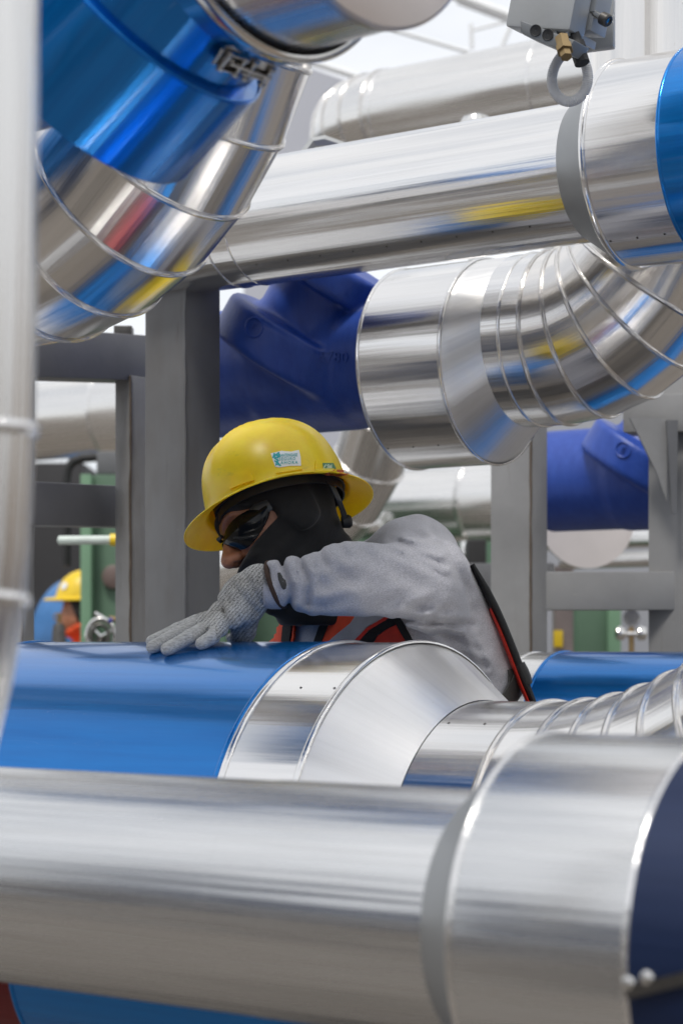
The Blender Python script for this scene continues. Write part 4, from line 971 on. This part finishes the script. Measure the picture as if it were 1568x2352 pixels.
# --- helmet
Fh = np.array([-.925, -.20, -.195]); Fh /= np.linalg.norm(Fh)
Uh = np.array([-.22, .33, .88]); Uh -= Fh*(Uh@Fh); Uh /= np.linalg.norm(Uh); Lh = np.cross(Uh, Fh)
HB = Wn(640, 1158, 3.40)     # centre of the brim plane
HR = Matrix(((Fh[0], Lh[0], Uh[0]), (Fh[1], Lh[1], Uh[1]), (Fh[2], Lh[2], Uh[2])))
helm = bpy.data.objects.new('helmet', None)
def hw(f, l, u): return Vector(HB+f*Fh+l*Lh+u*Uh)
def shell_pt(ph, t_, grow=0):
    """t_ 0 crown .. 1 rim of dome .. 2 tip of brim"""
    c_, s_ = math.cos(ph), math.sin(ph)
    A_, B_, Hh = .124+grow, .105+grow, .140+grow
    if t_ <= 1:
        a = t_*PI/2; rr = math.sin(a)**.80; zz_ = math.cos(a)**.80 if t_ < 1 else 0
        f, l, u = A_*rr*c_-.004*0, B_*rr*s_, Hh*zz_+.004
        bump_ = math.exp(-(l/.014)**2)*.0065*min(1, (1-t_)*4) + (math.exp(-((abs(l)-.045)/.007)**2)*.0055)*min(1, (1-t_)*3)*(1 if t_ > .12 else t_/.12)
        return f, l, u+bump_
    k = t_-1; wd_ = .021+.024*max(0, c_)**2+.014*max(0, -c_)**2+.003
    sag = -.030*abs(s_)**1.5*0
    dr = k*wd_; dn = -.007*k-.007*k*k-.002*max(0, -c_)*k-.006*max(0, c_)*k
    n_ = math.hypot(c_/A_, s_/B_); nx_, ny_ = c_/A_/n_, s_/B_/n_
    bow = -.006*math.cos(2*ph)+.0
    return (A_*c_+nx_*dr), (B_*s_+ny_*dr), .004+dn+bow*k*.9-.003
rows = []; ts_ = list(np.linspace(0.02, 1, 26))+[1.06, 1.15, 1.3, 1.5, 1.7, 1.88, 1.97, 2.0]
for t_ in ts_:
    rows.append([hw(*shell_pt(2*PI*j/128, t_)) for j in range(128)])
for t_ in ts_[::-1]:
    r_ = []
    for j in range(128):
        f, l, u = shell_pt(2*PI*j/128, t_, -.0028 if t_ <= 1 else 0)
        if t_ > 1:
            k = min(1, (t_-1)*8); f0, l0, u0 = shell_pt(2*PI*j/128, 1, -.0028); f1, l1, _ = shell_pt(2*PI*j/128, t_)
            f, l, u = f1+(f0-shell_pt(2*PI*j/128, 1)[0])*(1-k), l1, u-.0026*(1 if t_ < 1.98 else .6)
        r_.append(hw(f, l, u))
    rows.append(r_)
MBh = MB().grid(rows, list(range(len(rows))), True, True, True)
shell = MBh.build('helmet', HELM, man, sharp=70)
hbv = bvh_of([shell])
# moulded slot bosses on the side, rain lip
def boss(f0, f1, u0, u1, nm, hh=.004, taper=.35):
    q = MB(); poly = [(f0, u0), (f1, u0), (f1-(f1-f0)*taper*.5, u1), (f0+(f1-f0)*taper, u1)]; top = []; bot = []
    for f, u in poly:
        o_ = hw(f, .2, u); h_ = hbv.ray_cast(o_, Vector(-Lh)); p_ = h_[0] if h_[0] else hw(f, .105, u)
        n_ = h_[1] if h_[0] and h_[1].dot(Vector(Lh)) > 0 else Vector(Lh); top.append(p_+Vector(Lh)*hh+Vector(Uh)*.0); bot.append(p_-Vector(Lh)*.004)
    b0 = len(q.V); q.V += [tuple(p_) for p_ in bot+top]
    for f_ in ((0, 1, 2, 3), (4, 7, 6, 5), (0, 4, 5, 1), (1, 5, 6, 2), (2, 6, 7, 3), (3, 7, 4, 0)): q.F.append(f_); q.U.append(((0, 0),)*4)
    return q.build(nm, HELM, shell, bevel=.0012)
def px_fu(px, py):
    p_ = Wn(px, py, 3.30)-HB; return p_@Fh, p_@Uh
def bossp(pts4, nm, hh):
    q = MB(); top = []; bot = []
    for (x, y) in pts4:
        p_, n_ = ray(hbv, x, y, 3.3); top.append(p_+n_*hh); bot.append(p_-n_*.004)
    q.V += [tuple(p_) for p_ in bot+top]
    for f_ in ((0, 1, 2, 3), (4, 7, 6, 5), (0, 4, 5, 1), (1, 5, 6, 2), (2, 6, 7, 3), (3, 7, 4, 0)): q.F.append(f_); q.U.append(((0, 0),)*4)
    return q.build(nm, HELM, shell, bevel=.001)
def drape(px_poly, bv, off, thick, name, mat, parent, Yd, step=6, smooth_n=0):
    """cloth or label cut to a photo-pixel outline and laid on the surface under it"""
    xs = [p_[0] for p_ in px_poly]; ys = [p_[1] for p_ in px_poly]
    from mathutils.geometry import delaunay_2d_cdt
    pts2 = []
    n_ = len(px_poly)
    for i in range(n_):
        a_, b_ = Vector(px_poly[i]), Vector(px_poly[(i+1) % n_]); m_ = max(1, int((b_-a_).length/step))
        for k in range(m_): pts2.append(a_.lerp(b_, k/m_))
    nb = len(pts2); edges = [(i, (i+1) % nb) for i in range(nb)]
    def inside(x, y):
        c_ = False
        for i in range(n_):
            x0, y0 = px_poly[i-1]; x1, y1 = px_poly[i]
            if (y0 > y) != (y1 > y) and x < (x1-x0)*(y-y0)/(y1-y0)+x0: c_ = not c_
        return c_
    for x in np.arange(min(xs)+step/2, max(xs), step):
        for y in np.arange(min(ys)+step/2, max(ys), step):
            if inside(x, y): pts2.append(Vector((x, y)))
    vo, _, fo_, *_r = delaunay_2d_cdt([Vector(p_) for p_ in pts2], edges, [], 0, .5)
    P3 = []; N3 = []
    for p_ in vo:
        a_, b_ = ray(bv, p_.x, p_.y, Yd); P3.append(a_+b_*off); N3.append(b_)
    fo_ = [f_ for f_ in fo_ if inside(sum(vo[i].x for i in f_)/3, sum(vo[i].y for i in f_)/3)]
    nV = len(P3); V_ = [tuple(p_) for p_ in P3]+[tuple(p_-n_2*thick) for p_, n_2 in zip(P3, N3)]
    F_ = [tuple(f_) for f_ in fo_]+[tuple(nV+i for i in f_[::-1]) for f_ in fo_]
    from collections import Counter
    ec = Counter()
    for f_ in fo_:
        for i in range(3): ec[(f_[i], f_[(i+1) % 3])] += 1
    for (a_, b_) in list(ec):
        if (b_, a_) not in ec: F_.append((b_, a_, nV+a_, nV+b_))
    me = mesh(name, V_, F_); bm = bmesh.new(); bm.from_mesh(me); bmesh.ops.recalc_face_normals(bm, faces=bm.faces); bm.to_mesh(me); bm.free()
    return link(name, me, mat, parent, True, 50)
drape([(530, 1124), (533, 1100), (542, 1090), (571, 1079), (578, 1088), (585, 1104), (560, 1112)], hbv, .0036, .005, 'slot_boss', HELM, shell, 3.3, 5)
drape([(634, 1088), (638, 1080), (690, 1073), (694, 1079)], hbv, .0022, .004, 'slot_boss', HELM, shell, 3.3, 5)
drape([(722, 1084), (724, 1060), (758, 1062), (772, 1084)], hbv, .0028, .004, 'slot_boss', HELM, shell, 3.3, 5)
stk = drape([(622, 1042), (646, 1036), (668, 1038), (686, 1034), (690, 1050), (691, 1070), (668, 1070), (640, 1074), (632, 1072), (627, 1058)], hbv, .0008, .0006, 'sticker', PAPER, shell, 3.3, 5)
sbv = bvh_of([stk])
for k_, (txt_, hp) in enumerate((('MANTENGASE', 7.0), ('SEGURO', 7.0), ('AHORA', 7.0))):
    drape_text(txt_, sbv, 664-(3, 6, 5)[k_]+(0, 2, 5)[k_], 1046+k_*8.5, hp, -.03, .0003, 'sticker_lettering', TEAL, shell, 3.3, xs=(.66, .86, .98)[k_], spacing=(1.05, 1.25, 1.3)[k_], bold=.012, off=.0002)
for k_, ch in enumerate('MSA'):
    drape_text(ch, sbv, 634+k_*1.2, 1046+k_*10, 11, -.1, .0003, 'sticker_lettering', TEAL, shell, 3.3, xs=1.5, bold=.05, off=.0002)
lab = drape([(738, 1066), (762, 1066), (768, 1079), (740, 1079)], hbv, .0038, .0006, 'maker_label', MSAG, shell, 3.3, 5)
drape_text('MSA', bvh_of([lab]), 752, 1073, 10, .04, .0003, 'label_lettering', LETT, shell, 3.3, xs=1.05, bold=.03, off=.0006)

# suspension band and hanging ratchet straps inside the shell
def ringband(z0, z1, gr, nm, mat, a0=0, a1=2*PI):
    rr = []
    n_ = 64
    for (dr, zz_) in ((0, z0), (0, z1), (.003, z1), (.003, z0), (0, z0)):
        rr.append([hw((.104+gr+dr)*math.cos(a0+(a1-a0)*j/n_)-.004, (.082+gr+dr)*math.sin(a0+(a1-a0)*j/n_), zz_) for j in range(n_)])
    return MB().grid(rr, list(range(5)), True).build(nm, mat, shell, sharp=50)
ringband(-.010, .016, .004, 'headband', BAND)
ringband(.004, .022, .008, 'sweat_rim', BAND)
st = [W(746, 1098, 3.36), W(764, 1118, 3.35), W(778, 1150, 3.36), W(788, 1176, 3.38), W(795, 1205, 3.40)]
q = MB()
for i in range(len(st)-1): q.box((st[i]+st[i+1])/2, (st[i+1]-st[i])*1.05, Vector((.3, -.2, .1))*.006, (.010, .012, -.003))
q.build('nape_strap', BAND, shell, bevel=.0008)
MB().lathe(W(796, 1198, 3.40), (.9, .2, .15), [(-.010, .002), (-.008, .010), (.004, .012), (.008, .009), (.009, .002)], 20).build('ratchet_knob', BLACK, shell)
drape([(742, 1093), (752, 1083), (775, 1080), (800, 1082), (812, 1085), (806, 1088), (782, 1091), (762, 1096), (748, 1100)], hbv, .0022, .0018, 'orange_rag', RAG, shell, 3.3, 6)

# --- wrap-around glasses
def hp(f, l, u): return Vector(HC+f*Ff+l*Lf+u*Uf)
q = MB()
for side in (1, -1):
    rows = []; n_ = 30; m_ = 12
    for i in range(n_+1):
        k = i/n_; ph = math.radians(4+75*k)
        top = .006+.018*math.sin(min(1, k*1.5)*PI/2)-.004*k; bot = -.004-.030*math.sin(min(1, (k+.02)/.42)*PI/2)*(1 if k < .42 else max(0, math.cos((k-.42)/.58*PI/2))**.8)+.010*max(0, k-.42)
        row = []
        for (R_, rev) in ((0, False), (-.0024, True)):
            rng_ = range(m_+1) if not rev else range(m_, -1, -1)
            for j in rng_:
                z_ = j/m_; u_ = bot+(top-bot)*z_; bl = -.005*(2*z_-1)**2
                row.append(hp(.018+(.094+R_+bl)*math.cos(ph), side*(.0865+R_+bl)*math.sin(ph), u_*1.0-.006-.015*k))
        rows.append(row)
    q.grid(rows, list(range(n_+1)), True, True, True)
gl = q.build('safety_glasses', LENS, man, sharp=60)
for side in (1, -1):
    pts = [hp(.062, side*.070, -.008), hp(.050, side*.078, -.007), hp(.030, side*.084, -.009)]
    q = MB(); rr = []
    for p_, hh_ in zip(pts, (.012, .013, .010)):
        rr.append([p_+Vector(Uf)*(hh_*math.cos(a_))+Vector(Lf)*side*(.0024*math.sin(a_)) for a_ in np.linspace(0, 2*PI, 13)[:-1]])
    q.grid(rr, list(range(3)), True, True, True); q.build('temple_arm', FRAME, gl, sharp=60)
MB().tube([hp(.108, .010, .004), hp(.113, 0, .006), hp(.108, -.010, .004)], .0035, 8).build('bridge', FRAME, gl)

# --- glove on the blue pipe
def on2(px, py, r_, R=R2):
    p_, n_ = hit(px, py, u2, v2, R+.0012); return np.array(p_+n_*r_)
fr = .0100
tipM, tipR, tipP = on2(354, 1500, fr), on2(388, 1505, fr*1.05), on2(466, 1492, fr)
tipI = on2(352, 1486, fr*.9)
K = {'i': (Wn(463, 1423, 3.262), Wn(408, 1447, 3.270), tipI), 'm': (Wn(462, 1430, 3.235), Wn(405, 1457, 3.225), tipM), 'r': (Wn(474, 1441, 3.205), Wn(436, 1463, 3.18), tipR), 'p': (Wn(503, 1442, 3.185), Wn(490, 1462, 3.165), tipP)}
wr = Wn(596, 1345, 3.215)
def fingers(X, Y, Z_, g=0):
    out_ = None
    for k, (a_, b_, c_) in K.items():
        r0 = (.0112 if k != 'p' else .0108)+g
        f_ = smin(cone_(X, Y, Z_, a_, b_, r0*1.06, r0), cone_(X, Y, Z_, b_, c_, r0, fr+g), .004)
        out_ = f_ if out_ is None else smin(out_, f_, .0012)
    return out_
thA, thB, thC = Wn(560, 1405, 3.275), Wn(556, 1445, 3.300), Wn(535, 1462, 3.325)
def hand_f(X, Y, Z_):
    s_ = cone_(X, Y, Z_, wr, Wn(560, 1370, 3.222), .0355, .036)
    s_ = smin(s_, cone_(X, Y, Z_, Wn(565, 1372, 3.225), Wn(505, 1418, 3.225), .034, .023), .012)
    s_ = smin(s_, cone_(X, Y, Z_, Wn(553, 1398, 3.235), Wn(556, 1448, 3.27), .034, .024), .018)    # heel of the hand
    s_ = smin(s_, cone_(X, Y, Z_, Wn(476, 1428, 3.250), Wn(505, 1438, 3.190), .0150, .0150), .016)    # knuckles
    s_ = smin(s_, cone_(X, Y, Z_, Wn(530, 1400, 3.245), Wn(478, 1428, 3.250), .022, .0145), .012)
    s_ = smin(s_, cone_(X, Y, Z_, Wn(540, 1410, 3.20), Wn(506, 1440, 3.186), .022, .0145), .010)
    s_ = smin(s_, smin(cone_(X, Y, Z_, thA, thB, .019, .015), cone_(X, Y, Z_, thB, thC, .0145, .012), .004), .010)
    gx, gz = (X/Y)*F+784, 1480-(Z_-H)/Y*F
    # knitted folds across the wrist and back of the hand
    for (x0, y0, x1, y1, wd_, dp) in ((560, 1320, 600, 1385, 7, .0040), (535, 1345, 590, 1405, 7, .0035), (500, 1380, 530, 1440, 6, .0035), (520, 1365, 548, 1425, 6, .0030), (515, 1400, 528, 1455, 5, .0045), (478, 1402, 492, 1425, 6, .002)):
        ex, ey = x1-x0, y1-y0; t_ = np.clip(((gx-x0)*ex+(gz-y0)*ey)/(ex*ex+ey*ey), 0, 1)
        s_ = s_+dp*np.exp(-((gx-x0-t_*ex)**2+(gz-y0-t_*ey)**2)/(wd_*wd_))
    return s_
P2f = lambda X, Y, Z_: np.sqrt((X*w[0]+Y*w[1]-u2)**2+(Z_-H-v2)**2)-(R2+.0016)
cd = (WC-Wn(560, 1370, 3.222)); cd /= np.linalg.norm(cd)
def glove_f(X, Y, Z_):
    s_ = smin(hand_f(X, Y, Z_), fingers(X, Y, Z_), .006)
    ends = (X-WC[0])*cd[0]+(Y-WC[1])*cd[1]+(Z_-WC[2])*cd[2]
    return smax(smax(s_, ends-.004, .002), -P2f(X, Y, Z_), .001)
glo = sdf_obj('glove', glove_f, (WC[0]-.24, 3.10, H-.03), (WC[0]+.03, 3.36, H+.15), .0026, KNIT, man, 1, sharp=80)
tip_f = lambda X, Y, Z_: smax(smax(fingers(X, Y, Z_, .0007), -P2f(X, Y, Z_), .001), ((X/Y*F+784)-(452+45*np.clip((3.2-Y)/.02, 0, 1)))*.0007, .002)
sdf_obj('finger_coating', tip_f, (WC[0]-.24, 3.10, H-.03), (WC[0]+.03, 3.36, H+.10), .0024, COATG, glo, 1, sharp=80)
# brown hem of the cuff
rr = []
ex = Vector(cd); _, ea, eb = frame(ex)
cen = Vector(WC)+ex*.004
MB().tube([cen+(ea*math.cos(a_)+eb*math.sin(a_))*.0375 for a_ in np.linspace(0, 2*PI, 49)[:-1]], .0042, 10, closed=True).build('cuff_hem', CUFF, glo)
# right glove, hidden by the pipe
sdf_obj('glove', lambda X, Y, Z_: smin(cone_(X, Y, Z_, WR, WR+np.array([-.04, -.0, -.06]), .034, .034), cone_(X, Y, Z_, WR+np.array([-.04, 0, -.06]), WR+np.array([-.06, 0, -.14]), .03, .014), .01), WR-.22, WR+.1, .007, KNIT, man, 1)

# --- vest, straps and marks draped over the shirt
slv = bvh_of([shirt])
tmp = sdf_obj('temp', lambda X, Y, Z_: torso_(X, Y, Z_, .003), (-.22, 3.2, 1.2), (.52, 3.86, 1.72), .008, None, None, 1)
shb = bvh_of([tmp]); bpy.data.objects.remove(tmp)
O_, T_ = .008, .004
vest = drape([(612, 1490), (632, 1448), (650, 1428), (662, 1432), (668, 1490)], shb, O_, T_, 'vest', ORANGE, man, 3.45)
drape([(655, 1490), (660, 1440), (664, 1428), (680, 1432), (676, 1462), (672, 1490)], shb, O_+.002, T_, 'edge_binding', WEB, vest, 3.45)
drape([(738, 1490), (750, 1452), (766, 1412), (800, 1398), (846, 1396), (812, 1432), (770, 1466), (748, 1490)], shb, O_, T_, 'front_panel', ORANGE, vest, 3.4)
drape([(722, 1490), (738, 1440), (756, 1400), (770, 1404), (752, 1452), (738, 1490)], shb, O_+.002, T_, 'edge_binding', WEB, vest, 3.4)
drape([(744, 1490), (770, 1462), (806, 1432), (826, 1400), (905, 1392), (880, 1420), (842, 1440), (816, 1472), (806, 1490)], shb, O_+.003, T_, 'reflective_strip', REFL, vest, 3.4)
drape([(800, 1490), (816, 1470), (842, 1442), (880, 1418), (898, 1404), (900, 1410), (884, 1424), (846, 1448), (822, 1476), (812, 1490)], shb, O_+.0045, T_, 'piping', RED, vest, 3.4)
drape([(812, 1490), (826, 1470), (848, 1448), (880, 1424), (900, 1410), (914, 1430), (890, 1442), (868, 1456), (856, 1476), (850, 1490)], shb, O_+.004, T_, 'web_strap', WEB, vest, 3.4)
drape([(850, 1490), (866, 1460), (888, 1444), (914, 1430), (932, 1460), (944, 1490)], shb, O_+.002, T_, 'side_panel', plain('red_vest_cloth', (.60, .035, .018), .7, 0, .15, 40), vest, 3.4)
drape([(884, 1385), (900, 1385), (924, 1430), (952, 1490), (936, 1490), (910, 1440)], shb, O_+.006, T_, 'edge_binding', WEB, vest, 3.4, 5)
drape([(1158, 1640), (1136, 1614), (1168, 1562), (1182, 1520), (1198, 1534), (1208, 1552), (1186, 1598)], shb, O_, T_, 'waist_band', STRETCH, vest, 3.5)
def ribbon(px, wpx, name, mat, off=(0, 0)):
    q = MB(); rr = []
    for i, (x, y) in enumerate(px):
        a_ = px[max(i-1, 0)]; b_ = px[min(i+1, len(px)-1)]; tx, ty = b_[0]-a_[0], b_[1]-a_[1]; l_ = math.hypot(tx, ty); nx_, ny_ = -ty/l_, tx/l_
        wd_ = wpx[i]/2; row = []
        for a2 in np.linspace(0, 2*PI, 13)[:-1]:
            row.append(W(x+nx_*wd_*math.cos(a2)+off[0], y+ny_*wd_*math.cos(a2)+off[1], 3.535)+Vector((0, .020*math.sin(a2), 0)))
        rr.append(row)
    return q.grid(rr, list(range(len(rr))), True, True, True).build(name, mat, vest, sharp=70)
path = [(1070, 1300), (1086, 1330), (1103, 1360), (1122, 1398), (1140, 1438), (1155, 1475), (1168, 1508), (1180, 1540), (1192, 1572), (1204, 1600), (1216, 1630), (1236, 1690)]
ribbon(path, [12, 17, 20, 21, 21, 21, 21, 22, 20, 16, 14, 13], 'back_strap', WEB, (13, -3))
ribbon(path[3:], [5, 7, 8, 8, 8, 8, 8, 8, 8], 'piping', RED, (2, 0))
ribbon([(1178, 1528), (1186, 1545), (1193, 1560), (1200, 1574)], [30, 32, 30, 22], 'buckle', BLACK, (12, -2))
drape([(638, 1316), (643, 1316), (648, 1328), (654, 1334), (656, 1344), (655, 1352), (651, 1354), (647, 1346), (641, 1332)], slv, .0020, .0015, 'dark_smudge', STRETCH, shirt, 3.2, 4)

# ================================================================== second worker, far behind
YB = 9.4
man2 = thing('person', 'second worker in yellow helmet and orange top, seen from behind past the green cabinet', 'person', (W(196, 1480, YB).x, YB, .1))
hc = Wn(188, 1402, YB)
def b2(X, Y, Z_):
    s_ = cone_(X, Y, Z_, hc+np.array([0, 0, .02]), hc+np.array([-.01, -.01, -.04]), .088, .078)
    s_ = smin(s_, cone_(X, Y, Z_, hc+np.array([-.05, -.03, -.03]), hc+np.array([-.06, -.03, -.07]), .045, .035), .03)
    s_ = smin(s_, cone_(X, Y, Z_, hc+np.array([-.005, -.085, -.015]), hc+np.array([-.012, -.085, -.055]), .016, .010), .006)
    s_ = smin(s_, cone_(X, Y, Z_, hc+np.array([.02, .02, -.06]), hc+np.array([.04, .03, -.22]), .055, .06), .03)
    tb = hc+np.array([.05, .03, -.30])
    s_ = smin(s_, cone_(X, Y, Z_, tb+np.array([0, -.15, 0]), tb+np.array([0, .15, 0]), .06, .06), .04)
    s_ = smin(s_, cone_(X, Y, Z_, tb, np.array([tb[0], tb[1], 1.0]), .12, .11), .05)
    for y_ in (-.2, .2):
        s_ = smin(s_, cone_(X, Y, Z_, tb+np.array([0, y_, -.03]), tb+np.array([-.03, y_*1.15, -.33]), .05, .04), .03)
        s_ = smin(s_, cone_(X, Y, Z_, tb+np.array([-.03, y_*1.15, -.33]), tb+np.array([-.16, y_, -.52]), .04, .03), .02)
        s_ = smin(s_, cone_(X, Y, Z_, (tb[0], tb[1]+y_*.45, .95), (tb[0], tb[1]+y_*.5, .55), .085, .06), .03)
        s_ = smin(s_, cone_(X, Y, Z_, (tb[0], tb[1]+y_*.5, .55), (tb[0], tb[1]+y_*.5, .18), .06, .045), .02)
        s_ = smin(s_, cone_(X, Y, Z_, (tb[0], tb[1]+y_*.5, .15), (tb[0]-.14, tb[1]+y_*.6, .14), .045, .035), .02)
    return s_
lo2, hi2 = (hc[0]-.35, YB-.4, .1), (hc[0]+.3, YB+.5, hc[2]+.14)
sdf_obj('body', b2, lo2, hi2, .014, SKIN, man2, 1)
sdf_obj('hair', lambda X, Y, Z_: smax(b2(X, Y, Z_)-.010, np.maximum(-(X-hc[0]+.02+(Z_-hc[2]+.02)*.45), -(Z_-hc[2]+.12)), .006), hc-.15, hc+.15, .010, HAIR, man2, 1)
sdf_obj('orange_shirt', lambda X, Y, Z_: smax(smax(b2(X, Y, Z_)-.016, -(Z_-.98), .01), Z_-(hc[2]-.060)-(X-hc[0])*.55, .01), lo2, hi2, .014, HIVIS, man2, 1)
sdf_obj('trousers', lambda X, Y, Z_: smax(smax(b2(X, Y, Z_)-.014, Z_-1.0, .01), -(Z_-.22), .01), lo2, (hi2[0], hi2[1], 1.05), .014, DENIM, man2, 1)
hq = MB(); prof = [(.125, .001), (.122, .03), (.11, .06), (.085, .09), (.05, .108), (.012, .117), (0, .118), (-.004, .130), (-.012, .140), (-.016, .139), (-.006, .116), (.01, .110), (.09, .07), (.115, .002)]
base = Vector(hc)+Vector((.005, 0, .062)); axh = Vector((.10, 0, 1)).normalized(); rows = []
for t_, r_ in prof:
    row = []
    for j in range(48):
        a_ = 2*PI*j/48; pk = 1+(.22*max(0, -math.cos(a_))**3 if r_ > .12 else 0)
        row.append(base+axh*t_*1.05+Vector((math.cos(a_)*r_*1.08*pk, math.sin(a_)*r_*.95, 0)))
    rows.append(row)
h2 = hq.grid(rows, list(range(len(rows)))).build('helmet', YEL, man2)
MB().lathe(base+Vector((-.075, -.075, .05)), (-.6, -.65, .35), [(-.01, .02), (.004, .019), (.005, .001)], 16).build('badge', WHITE, h2)
